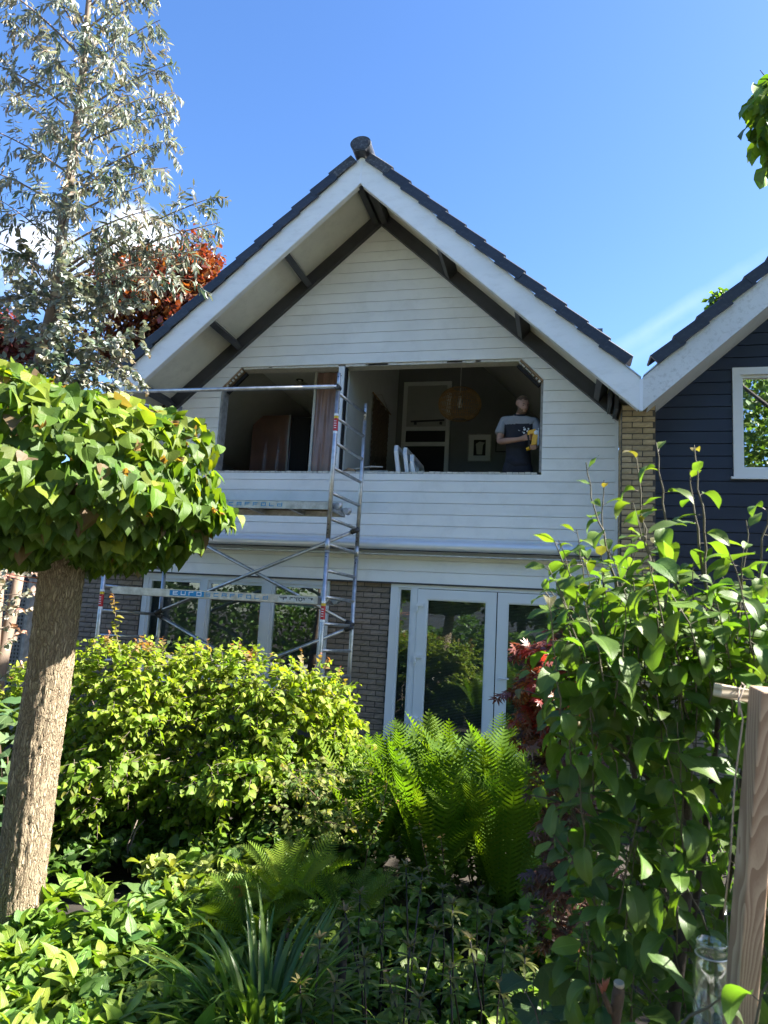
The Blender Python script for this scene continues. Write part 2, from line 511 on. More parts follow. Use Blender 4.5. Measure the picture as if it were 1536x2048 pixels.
def bark_mat(name, light, dark, sx=55, sz=9, crack=0.10, rough=0.92):
    """corky bark: vertical plates parted by dark fissures"""
    m = bpy.data.materials.new(name)
    N, L = nodes(m); p = N['Principled BSDF']
    tc = N.new('ShaderNodeTexCoord')
    n0 = N.new('ShaderNodeTexNoise'); n0.inputs['Scale'].default_value = 9; n0.inputs['Detail'].default_value = 4
    L.new(tc.outputs['Object'], n0.inputs['Vector'])
    va = N.new('ShaderNodeVectorMath'); va.operation = 'SCALE'; va.inputs['Scale'].default_value = 0.05
    L.new(n0.outputs['Color'], va.inputs[0])
    vs = N.new('ShaderNodeVectorMath'); vs.operation = 'ADD'
    L.new(tc.outputs['Object'], vs.inputs[0]); L.new(va.outputs[0], vs.inputs[1])
    mp = N.new('ShaderNodeMapping'); mp.inputs['Scale'].default_value = (sx, sx, sz)
    L.new(vs.outputs[0], mp.inputs[0])
    vo = N.new('ShaderNodeTexVoronoi'); vo.feature = 'DISTANCE_TO_EDGE'; vo.inputs['Scale'].default_value = 1.0
    L.new(mp.outputs[0], vo.inputs['Vector'])
    n1 = N.new('ShaderNodeTexNoise'); n1.inputs['Scale'].default_value = 1.6; n1.inputs['Detail'].default_value = 8; n1.inputs['Roughness'].default_value = .7
    L.new(mp.outputs[0], n1.inputs['Vector'])
    r = N.new('ShaderNodeMapRange'); r.inputs[1].default_value = 0.0; r.inputs[2].default_value = crack * 2.5
    L.new(vo.outputs['Distance'], r.inputs[0])
    mu = N.new('ShaderNodeMath'); mu.operation = 'MULTIPLY'
    r2 = N.new('ShaderNodeMapRange'); r2.inputs[1].default_value = .36; r2.inputs[2].default_value = .58; r2.inputs[3].default_value = .10
    L.new(n1.outputs['Fac'], r2.inputs[0])
    L.new(r.outputs[0], mu.inputs[0]); L.new(r2.outputs[0], mu.inputs[1])
    cr = N.new('ShaderNodeValToRGB')
    cr.color_ramp.elements[0].color = (*dark, 1); cr.color_ramp.elements[1].color = (*light, 1)
    cr.color_ramp.elements[0].position = .05; cr.color_ramp.elements[1].position = .75
    L.new(mu.outputs[0], cr.inputs[0]); L.new(cr.outputs[0], p.inputs['Base Color'])
    p.inputs['Roughness'].default_value = rough; p.inputs['Specular IOR Level'].default_value = .2
    b = N.new('ShaderNodeBump'); b.inputs['Strength'].default_value = 1.0; b.inputs['Distance'].default_value = 0.012
    L.new(mu.outputs[0], b.inputs['Height']); L.new(b.outputs[0], p.inputs['Normal'])
    return m


def post_mat(name, pith, dark, light):
    """sawn softwood: growth rings around a pith line give long arches on the faces"""
    m = bpy.data.materials.new(name)
    N, L = nodes(m); p = N['Principled BSDF']
    tc = N.new('ShaderNodeTexCoord'); mp = N.new('ShaderNodeMapping')
    mp.inputs['Location'].default_value = (-pith[0], -pith[1], -pith[2] * .22)
    mp.inputs['Scale'].default_value = (1, 1, .22)
    L.new(tc.outputs['Object'], mp.inputs[0])
    n0 = N.new('ShaderNodeTexNoise'); n0.inputs['Scale'].default_value = 11; n0.inputs['Detail'].default_value = 2
    L.new(mp.outputs[0], n0.inputs['Vector'])
    va = N.new('ShaderNodeVectorMath'); va.operation = 'SCALE'; va.inputs['Scale'].default_value = .07
    L.new(n0.outputs['Color'], va.inputs[0])
    ad = N.new('ShaderNodeVectorMath'); ad.operation = 'ADD'; L.new(mp.outputs[0], ad.inputs[0]); L.new(va.outputs[0], ad.inputs[1])
    w = N.new('ShaderNodeTexWave'); w.wave_type = 'RINGS'; w.rings_direction = 'Z'; w.wave_profile = 'SAW'; w.inputs['Scale'].default_value = 52; w.inputs['Distortion'].default_value = .6; w.inputs['Detail'].default_value = 2
    L.new(ad.outputs[0], w.inputs['Vector'])
    mp2 = N.new('ShaderNodeMapping'); mp2.inputs['Scale'].default_value = (900, 900, 14); L.new(tc.outputs['Object'], mp2.inputs[0])
    n = N.new('ShaderNodeTexNoise'); n.inputs['Scale'].default_value = 1; n.inputs['Detail'].default_value = 4; L.new(mp2.outputs[0], n.inputs['Vector'])
    ml = N.new('ShaderNodeMath'); ml.operation = 'MULTIPLY_ADD'; ml.inputs[1].default_value = .55; L.new(n.outputs['Fac'], ml.inputs[0]); L.new(w.outputs['Fac'], ml.inputs[2])
    r = N.new('ShaderNodeValToRGB'); r.color_ramp.elements[0].color = (*light, 1); r.color_ramp.elements[1].color = (*dark, 1)
    r.color_ramp.elements[0].position = .35; r.color_ramp.elements[1].position = 1.25
    L.new(ml.outputs[0], r.inputs[0]); L.new(r.outputs[0], p.inputs['Base Color'])
    p.inputs['Roughness'].default_value = .65; p.inputs['Specular IOR Level'].default_value = .3
    b = N.new('ShaderNodeBump'); b.inputs['Strength'].default_value = .3; b.inputs['Distance'].default_value = .002
    L.new(ml.outputs[0], b.inputs['Height']); L.new(b.outputs[0], p.inputs['Normal'])
    return m


M_['post_wood'] = post_mat('post_wood', at(1545, 1650, 1.30), (0.24, 0.16, 0.11), (0.40, 0.30, 0.215))

# ================================================================== the ground
def ground_sheet():
    n = 60
    v, f = [], []
    xs = np.concatenate([[-400, -120, -50, -20], np.linspace(-9, 7, n), [20, 50, 120, 400]])
    ys = np.concatenate([[-400, -120, -50, -24], np.linspace(-14, 1, n), [20, 50, 120, 400]])
    for y in ys:
        for x in xs:
            inside = -9 < x < 7 and -14 < y < -0.4
            z = (0.05 * math.sin(x * 2.1 + y) * math.sin(y * 1.7) + rnd.uniform(-0.012, 0.012)) if inside else 0
            v.append((x, y, z))
    w = len(xs)
    for j in range(len(ys) - 1):
        for i in range(w - 1):
            f.append((j * w + i, j * w + i + 1, (j + 1) * w + i + 1, (j + 1) * w + i))
    b = MB().add(v, f, 0, True)
    return b.build('ground', M_['soil'], None, 'structure')


ground_sheet()
# pale pavement and street added behind the viewer to bounce sunlight onto the house
obj('bounce_pavement', MB().box(-60, 60, -13.4, -10.2, -.05, .03).mesh('bounce_pavement'), None, mat('bounce_paving', (0.46, 0.44, 0.40), 0.85, var=.15, vscale=4, bump=.3), 'structure')
obj('bounce_street', MB().box(-60, 60, -24.0, -13.41, -.05, -.005).mesh('bounce_street'), None, mat('bounce_bricks', (0.36, 0.33, 0.30), 0.85, var=.15, vscale=4, bump=.3), 'structure')

# ================================================================== the white gabled house
XA = -2.441            # ridge line
XL, XR = -5.50, 0.607  # facade edges
SL = 0.90              # roof slope
YO = -1.09             # front of the overhang
MOD = 0.143            # plank module
ZK = lambda k: 4.978 - MOD * k

house = thing('gabled_house', 'white boarded gable-fronted house with an open upper window hole and a man inside', 'house', (XA, 2, 0))
HM = house


def gable_x(z, off=0.0):
    return (6.91 + off - z) / SL


OXL, OXR = -4.60, -0.25
OZB, OZT = 3.497, 4.978

# --- cladding planks
GAP = 0.0036


def plank(poly):
    return MB().prism(poly, -0.016, 0.0).build('plank', M_['white_paint'], house)


def clip_row(z1, z0, xl1, xl0, xr1, xr0):
    """trapezoid between left edge (xl1 at top, xl0 at bottom) and right edge"""
    if xr1 - xl1 < 0.002:
        p = [((xl1 + xr1) / 2, z1), (xl0, z0), (xr0, z0)]
    else:
        p = [(xl1, z1), (xl0, z0), (xr0, z0), (xr1, z1)]
    plank(p)


for k in range(-14, 20):
    z1, z0 = ZK(k) - GAP, ZK(k + 1) + GAP
    off = 0.06
    if z1 > 6.96:
        z1 = 6.96
    if z0 > z1:
        continue
    l1, l0 = max(XL, XA - gable_x(z1, off)), max(XL, XA - gable_x(z0, off))
    r1, r0 = min(XR - .006, XA + gable_x(z1, off)), min(XR - .006, XA + gable_x(z0, off))
    if k < 0 or k >= 11:
        clip_row(z1, z0, l1, l0, r1, r0)
    elif k == 10:
        plank([(l1, z1), (l0, z0), (r0, z0), (r1, z1), (OXR, z1), (OXR, OZB - 0.004), (OXL, OZB - 0.004), (OXL, z1)])
    else:
        ch = lambda z: max(0.0, (z - 4.692) / (4.978 - 4.692)) * 0.28
        clip_row(z1, z0, l1, l0, OXL + ch(z1), OXL + ch(z0))
        clip_row(z1, z0, OXR - ch(z1), OXR - ch(z0), r1, r0)
MB().box(XR - .005, XR + .03, -0.024, 0.002, 2.118, 4.17).build('corner_trim', M_['white_paint'], house)
MB().box(XL - .03, XL - .001, -0.024, 0.002, 2.118, 4.17).build('corner_trim', M_['white_paint'], house)

# --- wall behind the planks, with the hole
wb = MB()
Y0, Y1 = 0.004, 0.16
wb.prism([(XL, 2.12), (OXL, 2.12), (OXL, 4.692), (OXL + .28, 4.978), (OXL + .28, 5.26), (XL, 4.28)], Y0, Y1)
wb.prism([(OXR, 2.12), (XR, 2.12), (XR, 4.28), (OXR - .28, 5.26), (OXR - .28, 4.978), (OXR, 4.692)], Y0, Y1)
wb.prism([(OXL, 2.12), (OXR, 2.12), (OXR, OZB - .006), (OXL, OZB - .006)], Y0, Y1)
wb.prism([(OXL + .28, 4.98), (OXR - .28, 4.98), (OXR - .28, 5.26), (XA, 7.03), (OXL + .28, 5.26)], Y0, Y1)
wb.build('wall', M_['white_back'], house)

# --- jagged cut edge of the hole: sill blocks, reveals, battens
x = OXL + 0.012
while x < OXR - 0.08:
    w = 0.074
    h = rnd.uniform(0.020, 0.030)
    MB().box(x, x + w - 0.007, -0.015, 0.05, OZB, OZB + h).build('sill_block', M_['panel_core'], house)
    x += w
MB().box(OXL, OXR, 0.06, 0.158, OZB - .004, OZB + .012).build('sill_board', M_['black_gap'], house)
MB().box(OXL - .002, OXL + .028, 0.0, .17, OZB + .03, 4.69).build('reveal', M_['grey_wood'], house)
MB().box(OXR - .030, OXR + .002, 0.01, .17, OZB + .03, 4.70).build('reveal', M_['grey_wood'], house)
rv = MB()
rv.box(OXL + .30, -2.93, 0.005, .17, 4.950, 4.976)
rv.box(-2.83, OXR - .29, 0.005, .17, 4.948, 4.976)
for i in range(16):
    xx = rnd.uniform(OXL + .4, OXR - .4)
    rv.box(xx, xx + rnd.uniform(.03, .3), -.004, .02 + rnd.uniform(0, .02), 4.955 - rnd.uniform(.0, .012), 4.974)
rv.build('lintel_batten', M_['panel_core'], house)
for sgn, xo in ((1, OXL), (-1, OXR)):
    a = np.array([xo + sgn * .012, .06, 4.675]); b = np.array([xo + sgn * .285, .06, 4.955])
    MB().beam(a, b, .16, .022, (-sgn * .7, 0, .7)).build('corner_batten', M_['raw_wood'], house)
    d = np.array([sgn * .04, .03, -.035])
    MB().beam(a + d, b + d, .05, .036, (-sgn * .7, 0, .7)).build('corner_gap', M_['black_gap'], house)
    for i in range(7):
        t = i / 7 + .03
        p = a + (b - a) * t + np.array([sgn * .02, -.07, -.02])
        MB().beam(p, p + (b - a) * rnd.uniform(.05, .12), .02, rnd.uniform(.012, .03), (-sgn * .7, 0, .7)).build('splinter', M_['panel_core'], house)

# white post in the middle of the hole
MB().box(-2.918, -2.838, 0.0, .10, OZB + .028, 4.952).build('mullion', M_['frame_white'], house)
MB().box(-2.838, -2.815, 0.03, .10, OZB + .028, 4.95).build('mullion_gap', M_['black_gap'], house)
sc = MB()
for i in range(9):
    zz = 3.62 + i * .15
    sc.lathe([(0, 0), (.006, 0), (.006, -.004), (0, -.004)], (-2.878, -0.001, zz), 8, axis='y')
sc.build('screw_hole', M_['black_gap'], house, 'stuff')

# --- overhang: trim on the wall, soffit, purlins, ridge beam, barge boards
for s in (-1, 1):
    X = lambda d: XA + s * d
    g = lambda d, o: 6.91 + o - SL * d
    dE = abs((XR if s > 0 else XL) - XA)
    MB().prism([(X(0), g(0, 0)), (X(0), g(0, .24)), (X(dE + .02), g(dE + .02, .24)), (X(dE + .02), g(dE + .02, 0))], -0.085, -0.018).build('rake_trim', M_['trim_dark'], house)
    # soffit panels between the purlins
    stops = [0.12, 1.0, 1.95, 2.87, 3.17]
    for a, b in zip(stops[:-1], stops[1:]):
        MB().prism([(X(a + .004), g(a + .004, .215)), (X(a + .004), g(a + .004, .232)), (X(b - .004), g(b - .004, .232)), (X(b - .004), g(b - .004, .215))], YO + .045, -0.086).build('soffit_panel', M_['soffit'], house)
    for d in (1.0, 1.95, 2.87):
        c = np.array([X(d), 0, g(d, .13)])
        nv = np.array([s * SL, 0, 1]) / math.hypot(SL, 1)
        MB().beam(c + [0, YO + .05, 0], c + [0, -.02, 0], .075, .17, nv).build('purlin', M_['trim_dark'], house)
    # barge board
    e = 3.222
    MB().prism([(X(0.012), 6.851 - SL * .012), (X(0.012), 7.203 - SL * .012), (X(e - .012), 7.203 - SL * (e - .012)), (X(e - .012), 6.851 - SL * (e - .012))], YO, YO + .04).build('barge_board', M_['barge_white'], house)
    MB().prism([(X(0.03), 6.842 - SL * .03), (X(.03), 6.853 - SL * .03), (X(e - .03), 6.853 - SL * (e - .03)), (X(e - .03), 6.842 - SL * (e - .03))], YO + .004, YO + .075).build('drip_strip', M_['barge_white'], house)
    # zinc strip on top of the barge board in the valley
    MB().prism([(X(2.95), 7.206 - SL * 2.95), (X(2.95), 7.222 - SL * 2.95), (X(e - .002), 7.222 - SL * (e - .002)), (X(e - .002), 7.206 - SL * (e - .002))], YO - .012, YO + .3).build('zinc_strip', M_['alu'], house)
MB().prism([(XA - .012, 6.846), (XA - .012, 7.19), (XA + .012, 7.19), (XA + .012, 6.846)], YO - .004, YO + .044).build('joint_strip', M_['frame_white'], house)
MB().prism([(XA + s_ * e_, z_) for s_, e_, z_ in ((1, 3.206, 3.955), (1, 3.206, 4.30), (1, 3.24, 4.30), (1, 3.24, 3.955))], YO - .004, YO + .044).build('joint_strip', M_['frame_white'], house)
rb = MB()
rb.box(XA - .10, XA - .02, YO + .06, -.02, 6.90, 7.10)
rb.box(XA + .02, XA + .10, YO + .06, -.02, 6.90, 7.10)
rb.box(XA - .02, XA + .02, YO + .06, -.02, 6.96, 7.10)
rb.build('ridge_beam', M_['trim_dark'], house)
# short block where the right-hand eave meets the brick pier
MB().box(.56, .60, -.50, -.087, 4.16, 4.42).build('eave_block', M_['trim_dark'], house)
MB().box(.50, .53, -.50, -.087, 4.22, 4.44).build('eave_block', M_['trim_dark'], house)

# --- roof: slab, tile field and front row of verge tiles
def tile_field(parent, xa, s, zr, d0, d1, y0, y1, name='roof_field'):
    """overlapping wavy tile courses seen as one sheet"""
    v, f = [], []
    nx = int((d1 - d0) / .28)
    ny = int((y1 - y0) / .05)
    for i in range(nx):
        for e_, up in ((0, .035), (1.04, .062)):
            d = d0 + (d1 - d0) * min(1.0, (i + e_) / nx)
            if e_ == 0: up = .03
            for j in range(ny + 1):
                y = y0 + (y1 - y0) * j / ny
                wv = .022 * math.sin(y / .30 * 2 * math.pi)
                v.append((xa + s * d, y, zr - SL * d + (up + wv) * 1.2))
    w = ny + 1
    for r in range(2 * nx - 1):
        for j in range(ny):
            f.append((r * w + j, r * w + j + 1, (r + 1) * w + j + 1, (r + 1) * w + j))
    return MB().add(v, f, 0, False).build(name, M_['tile'], parent, 'stuff')


def verge_profile():
    b = MB()
    # local: x along the slope (down), z off the slope, y into the roof
    L = .345
    pts = [(-.0, 0.105), (0, .120), (.30, .120), (.30, .100), (.022, .100), (.022, -.022), (0, -.022), (-.0, .0)]
    b.sweep([(p, q) for p, q in [(0, -.016), (0, .094), (.010, .104), (.30, .104), (.30, .084), (.024, .084), (.024, -.016)]], (0, 0, -.016), (L, 0, .012), (0, 1, 0), (0, 0, 1))
    return b.mesh('roof_tile')


TILE_ME = verge_profile()
TILE_ME.materials.append(M_['tile'])
TILE_L = TILE_ME.copy(); TILE_L.materials.clear(); TILE_L.materials.append(M_['tile_lichen'])
ANG = math.atan(SL)


def place_tile(parent, xa, s, d, zr, y, me=TILE_ME, dp=0.0):
    """tile whose upper end lies d metres (horizontally) from the ridge"""
    o = bpy.data.objects.new('roof_tile', me)
    COL.objects.link(o)
    o.parent = parent; o.matrix_parent_inverse = BASE[parent.name]
    ex = Vector((s * math.cos(ANG), 0, -math.sin(ANG)))
    ez = Vector((s * math.sin(ANG), 0, math.cos(ANG)))
    ey = Vector((0, 1, 0))
    m = Matrix((ex, ey, ez)).transposed().to_4x4()
    p = Vector((xa + s * d, y, zr - SL * d)) + ez * dp
    m.translation = p
    o.matrix_basis = m
    BASE[o.name] = m.inverted()
    return o


def roof(parent, xa, zr, sides, ntiles=13, y0=YO, yb=9.0, dend=3.06, dark_first=True):
    step = (dend - .10) / ntiles
    for s in sides:
        X = lambda d: xa + s * d
        MB().prism([(X(0), zr - .02), (X(0), zr - .075), (X(3.21), zr - .075 - SL * 3.21), (X(3.21), zr - .02 - SL * 3.21)], y0 + .045, yb).build('roof_slab', M_['trim_dark'], parent)
        tile_field(parent, xa, s, zr - .015, .05, 3.1, y0 + .30, yb)
        for i in range(ntiles):
            d = .075 + i * step
            place_tile(parent, xa, s, d, zr, y0 - .045 + rnd.uniform(-.006, .006), TILE_L if (i == 0 and dark_first) else TILE_ME, rnd.uniform(-.003, .003))


roof(house, XA, 7.215, (-1, 1))
# raised courses further up the right slope
for i in range(7):
    place_tile(house, XA, 1, .22 + i * .228, 7.215, -.35, TILE_ME, .115)
# ridge tiles with a flat disc at the gable end
prof = [(.13 * math.cos(a), .13 * math.sin(a) * .95) for a in np.linspace(R_(-28), R_(208), 17)]
prof = [(p * .96, q * .74) for p, q in prof] + [(-.062, -.092), (.062, -.092)]
y = YO - .10
for i in range(8):
    rt = MB()
    k = 1.0 + .06 * (i % 1)
    rt.sweep([(p * (1.0), q * 1.0) for p, q in prof], (XA + .012, y, 7.285), (XA + .012, y + .42, 7.25), (1, 0, 0), (0, 0, 1), 0, True)
    o = rt.build('ridge_tile', M_['tile'], house)
    if i == 0:
        c2 = MB()
        c2.sweep([(p * 1.03, q * 1.03) for p, q in prof], (XA + .012, y - .035, 7.285), (XA + .012, y - .001, 7.285), (1, 0, 0), (0, 0, 1))
        c2.sweep([(p * 1.0 * .86, q * .86) for p, q in prof], (XA + .012, y - .042, 7.285), (XA + .012, y - .036, 7.285), (1, 0, 0), (0, 0, 1))
        c2.build('ridge_end_disc', M_['tile_lichen'], house)
    y += .40
MB().sweep([(p * .97, q * .97) for p, q in prof], (XA + .012, y, 7.28), (XA + .012, 9, 7.28), (1, 0, 0), (0, 0, 1), 0, True).build('ridge_cover', M_['tile'], house)
# rear gable and inner side walls close the house
hb = MB()
hb.box(XL, XR, 8.6, 8.8, 0, 4.2)
hb.prism([(XL, 4.2), (XR, 4.2), (XA, 7.0)], 8.6, 8.8)
hb.build('rear_wall', M_['white_back'], house)
MB().box(XL + .001, XR - .001, .17, 8.59, 2.60, 2.78).build('upper_floor', M_['room_floor'], house)

# ------------------------------------------------------------------ bricks
BR_L, BR_H = 0.212, 0.054
COURSE, BLEN = 0.0665, 0.223


def brick_mesh(l, seed):
    r = random.Random(seed)
    b = MB()
    n = 4
    v, f = [], []
    D = .05
    # slightly uneven front face with broken arrises
    for i in range(n + 1):
        for j in range(3):
            xx = l * i / n
            zz = BR_H * j / 2
            edge = (i in (0, n)) + (j in (0, 2))
            v.append((xx + r.uniform(-.0015, .0015), -r.uniform(0, .004) + edge * .003, zz + r.uniform(-.0015, .0015)))
    for i in range(n):
        for j in range(2):
            a = i * 3 + j
            f.append((a, a + 3, a + 4, a + 1))
    m = len(v)
    v += [(0, D, 0), (l, D, 0), (l, D, BR_H), (0, D, BR_H)]
    f += [(0, m, m + 3, 2, 1), (n * 3, n * 3 + 1, n * 3 + 2, m + 2, m + 1)]
    f += [tuple([m] + [i * 3 for i in range(n + 1)] + [m + 1]), tuple([m + 3, m + 2] + [i * 3 + 2 for i in range(n, -1, -1)])]
    b.add(v, f)
    return b.mesh('brick')


BR = {}


def brick_of(l, mname, k):
    key = (round(l, 3), mname, k)
    if key not in BR:
        me = brick_mesh(l, k * 31 + int(l * 1000))
        me.materials.append(M_[mname])
        BR[key] = me
    return BR[key]


def brick_face(parent, x0, x1, z0, z1, y, mname, zvis, side=None, name='brick_wall'):
    """courses of single bricks above zvis, joined bricks below; side=('x', X, ya, yb) lays the face along Y at X looking to -X"""
    L = (x1 - x0) if side is None else (side[3] - side[2])
    if side is None:
        back = MB().box(x0, x1, y + .010, y + .16, z0, z1).build(name, M_['mortar'], parent)
    else:
        back = MB().box(side[1] + .010, side[1] + .06, side[2] + .012, side[3], z0, z1).build(name, M_['mortar'], parent)
    n = int((z1 - z0) / COURSE)
    low = MB()
    for r in range(n):
        zb = z1 - (r + 1) * COURSE + .006
        xx = 0.0
        first = BLEN if r % 2 == 0 else BLEN / 2
        while xx < L - .02:
            l = min(first, L - xx) - .011
            first = BLEN
            if l > .025:
                ln = L - xx if L - xx < BLEN else l + .011
                lq = round(min(l, L - xx - .001), 3)
                dy = rnd.uniform(-.003, .003)
                if zb > zvis:
                    o = bpy.data.objects.new('brick', brick_of(lq, mname, rnd.randint(0, 4)))
                    COL.objects.link(o)
                    o.parent = back
                    if side is None:
                        o.location = (x0 + xx + .005, y + dy, zb)
                    else:
                        o.rotation_euler = (0, 0, -math.pi / 2)
                        o.location = (side[1] + dy, side[3] - xx - .005, zb)
                else:
                    if side is None:
                        low.box(x0 + xx + .005, x0 + xx + .005 + lq, y, y + .05, zb, zb + BR_H)
                    else:
                        low.box(side[1], side[1] + .05, side[3] - xx - .005 - lq, side[3] - xx - .005, zb, zb + BR_H)
            xx += l + .011
    if low.v:
        low.build('lower_bricks', M_[mname], parent, 'stuff')
    return back


brick_face(house, -2.845, -2.045, 0.0, 2.117, 0.03, 'brick_brown', 0.62)
brick_face(house, 0.40, 0.607, 0.0, 2.117, 0.03, 'brick_brown', 1.6)
MB().box(XL, XR, .2, .3, 0, .72).build('plinth', M_['mortar'], house)

# ------------------------------------------------------------------ ground-floor windows and doors
def frame_rect(b, x0, x1, z0, z1, w, y0, y1, bottom=True):
    b.box(x0, x1, y0, y1, z1 - w, z1)
    b.box(x0, x0 + w, y0, y1, z0, z1 - w)
    b.box(x1 - w, x1, y0, y1, z0, z1 - w)
    if bottom:
        b.box(x0 + w, x1 - w, y0, y1, z0, z0 + w)


def blind(parent, x0, x1, z0, z1, y):
    b = MB()
    z = z1 - .012
    while z > z0:
        b.add([(x0, y, z), (x1, y, z), (x1, y + .019, z - .011), (x0, y + .019, z - .011)], [(0, 1, 2, 3)])
        z -= .0175
    return b.build('blind', M_['blind'], parent, 'stuff')


def pane(parent, x0, x1, z0, z1, y, m='glass'):
    return MB().box(x0, x1, y, y + .006, z0, z1).build('pane', M_[m], parent)


win = MB()
frame_rect(win, XL + .002, -2.847, .72, 2.113, .075, -.004, .07)
win.box(-4.622, -4.54, -.004, .07, .795, 2.038)
win.box(-3.733, -3.63, -.004, .07, .795, 2.038)
window = win.build('window', M_['frame_white'], house)
for x0, x1 in ((-5.423, -4.622), (-4.54, -3.733), (-3.63, -2.922)):
    w2 = MB()
    frame_rect(w2, x0 + .001, x1 - .001, .796, 2.037, .04, .012, .062)
    w2.build('sash', M_['frame_white'], window)
    pane(window, x0 + .042, x1 - .042, .837, 1.996, .035)
    blind(window, x0 + .045, x1 - .045, .85 if x1 > -3 else .84, 1.99, .10) if x1 < -3.2 else None
MB().box(-3.60, -2.95, .30, .32, 1.75, 1.99).build('blind', M_['blind'], window)
MB().box(XL, -2.84, -.05, .08, .68, .718).build('sill', M_['frame_white'], window)

# dark room behind the ground-floor glass
gr = MB()
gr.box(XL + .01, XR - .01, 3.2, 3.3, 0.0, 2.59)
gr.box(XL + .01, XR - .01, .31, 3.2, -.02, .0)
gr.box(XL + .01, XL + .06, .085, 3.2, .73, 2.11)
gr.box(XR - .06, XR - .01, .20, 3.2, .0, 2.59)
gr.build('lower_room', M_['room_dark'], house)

dset = MB()
DX0, DX1 = -2.042, .395
dset.box(DX0, DX1, -.004, .08, 2.058, 2.114)
dset.box(DX0, -1.945, -.004, .08, .0, 2.057)
dset.box(-1.77, -1.70, -.004, .08, .0, 2.057)
dset.box(.30, DX1, -.004, .08, .0, 2.057)
dset.box(-1.945, -1.77, -.004, .08, .0, .12)
door_frame = dset.build('door_frame', M_['frame_white'], house)
db = MB()
frame_rect(db, -1.944, -1.771, .121, 2.056, .022, .012, .06)
db.build('side_light', M_['frame_white'], door_frame)
pane(door_frame, -1.922, -1.793, .143, 2.034, .035)
blind(door_frame, -1.92, -1.795, .15, 2.03, .11)
for i, (x0, x1) in enumerate(((-1.697, -.735), (-.722, .297))):
    d = MB()
    frame_rect(d, x0, x1, .02, 2.050, .118, -.012, .05, False)
    d.box(x0 + .118, x1 - .118, -.012, .05, .02, .20)
    dr = d.build('glazed_door', M_['frame_white'], house)
    bd = MB()
    frame_rect(bd, x0 + .118, x1 - .118, .20, 1.932, .014, .0, .045)
    bd.build('glazing_bead', M_['frame_white'], dr)
    pane(dr, x0 + .132, x1 - .132, .214, 1.918, .012)
    blind(dr, x0 + .133, x1 - .133, .22, 1.91, .10)
    if i == 0:
        for zz in (1.86, 1.24, .5):
            h = MB()
            h.box(x0 - .012, x0 + .085, -.034, -.013, zz - .022, zz + .020)
            h.box(x0 - .012, x0 + .014, -.040, -.013, zz - .085, zz - .023)
            h.build('hinge', M_['frame_white'], dr)
    else:
        h = MB()
        h.box(x0 + .035, x0 + .07, -.022, -.013, .92, 1.12)
        h.tube([(x0 + .05, -.014, 1.05), (x0 + .05, -.05, 1.05), (x0 + .16, -.055, 1.05)], .009, 8)
        h.build('door_handle', M_['frame_white'], dr)
MB().box(-.7345, -.7225, .0, .03, .02, 2.05).build('door_gap', M_['black_gap'], house)

# roller awning box under the boards
aw = MB()
pr = [(0, .0), (-.02, .012), (-.085, .030), (-.128, .070), (-.135, .120), (-.120, .165), (-.07, .195), (0, .2)]
aw.sweep([(p - .018, q) for p, q in pr], (-4.95, 0, 2.462), (.44, 0, 2.462), (0, 1, 0), (0, 0, 1), 0, True)
awn = aw.build('awning_box', M_['alu_box'], house)
MB().box(-4.949, .439, -.160, -.150, 2.500, 2.512).build('awning_seam', M_['black_gap'], awn)
MB().box(-4.94, .43, -.148, -.06, 2.449, 2.461).build('awning_bar', M_['alu'], awn)
for xx in (-4.955, .44):
    MB().sweep([(p * 1.05 - .018, q * 1.05 - .005) for p, q in pr], (xx, 0, 2.462), (xx + .012, 0, 2.462), (0, 1, 0), (0, 0, 1)).build('end_cap', M_['frame_white'], awn)
MB().box(-5.49, .6, -.03, -.017, 2.10, 2.119).build('shadow_strip', M_['trim_dark'], house)  # dark strip drawing the shadow line under the lowest board

# ------------------------------------------------------------------ brick pier between the houses
PX0, PX1, PY = 0.640, 1.000, -0.47
pier = house
brick_face(house, PX0, PX1, 0.0, 4.21, PY, 'brick_tan', 2.35, None, 'brick_pier')
brick_face(house, 0, 1, 0.0, 4.21, 0, 'brick_tan', 2.9, ('x', PX0, PY + .06, .0), 'pier_side')
MB().box(PX0 + .05, PX1 - .002, PY + .165, .16, 0, 4.20).build('pier_core', M_['mortar'], house)

# ================================================================== inside the upper floor
FZ = 2.781
BY = 3.0
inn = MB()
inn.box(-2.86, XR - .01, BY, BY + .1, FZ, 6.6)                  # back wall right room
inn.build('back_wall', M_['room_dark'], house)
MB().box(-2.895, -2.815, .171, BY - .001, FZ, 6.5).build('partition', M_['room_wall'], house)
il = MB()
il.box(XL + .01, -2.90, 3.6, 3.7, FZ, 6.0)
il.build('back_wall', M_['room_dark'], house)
MB().prism([(XA + .2, 6.86), (XA + .2, 6.90), (XR, 4.18), (XR, 4.10)], .171, BY - .001).build('sloped_ceiling', M_['room_grey'], house)
MB().prism([(-2.896, 6.43), (-2.896, 6.47), (XL, 4.08), (XL, 4.0)], .171, 3.59).build('sloped_ceiling', M_['room_grey'], house)
MB().box(-4.35, -2.897, .18, 3.58, 5.12, 5.15).build('flat_ceiling', M_['room_wall'], house)
MB().beam((-3.9, .9, 5.22), (-3.3, 3.3, 4.5), .10, .16).build('ceiling_beam', M_['room_grey'], house)
MB().box(XR - .06, XR - .012, .171, BY - .002, FZ, 4.2).build('side_wall', M_['room_grey'], house)
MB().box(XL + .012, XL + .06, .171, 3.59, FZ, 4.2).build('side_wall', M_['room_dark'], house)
MB().beam((-.75, .35, 5.36), (-.05, .40, 4.68), .07, .10).build('ceiling_beam', M_['room_grey'], house)
sp = MB().lathe([(.0, -.004), (.028, -.004), (.03, -.012), (.055, -.012), (.058, 0)], (-3.84, .95, 5.12), 20)
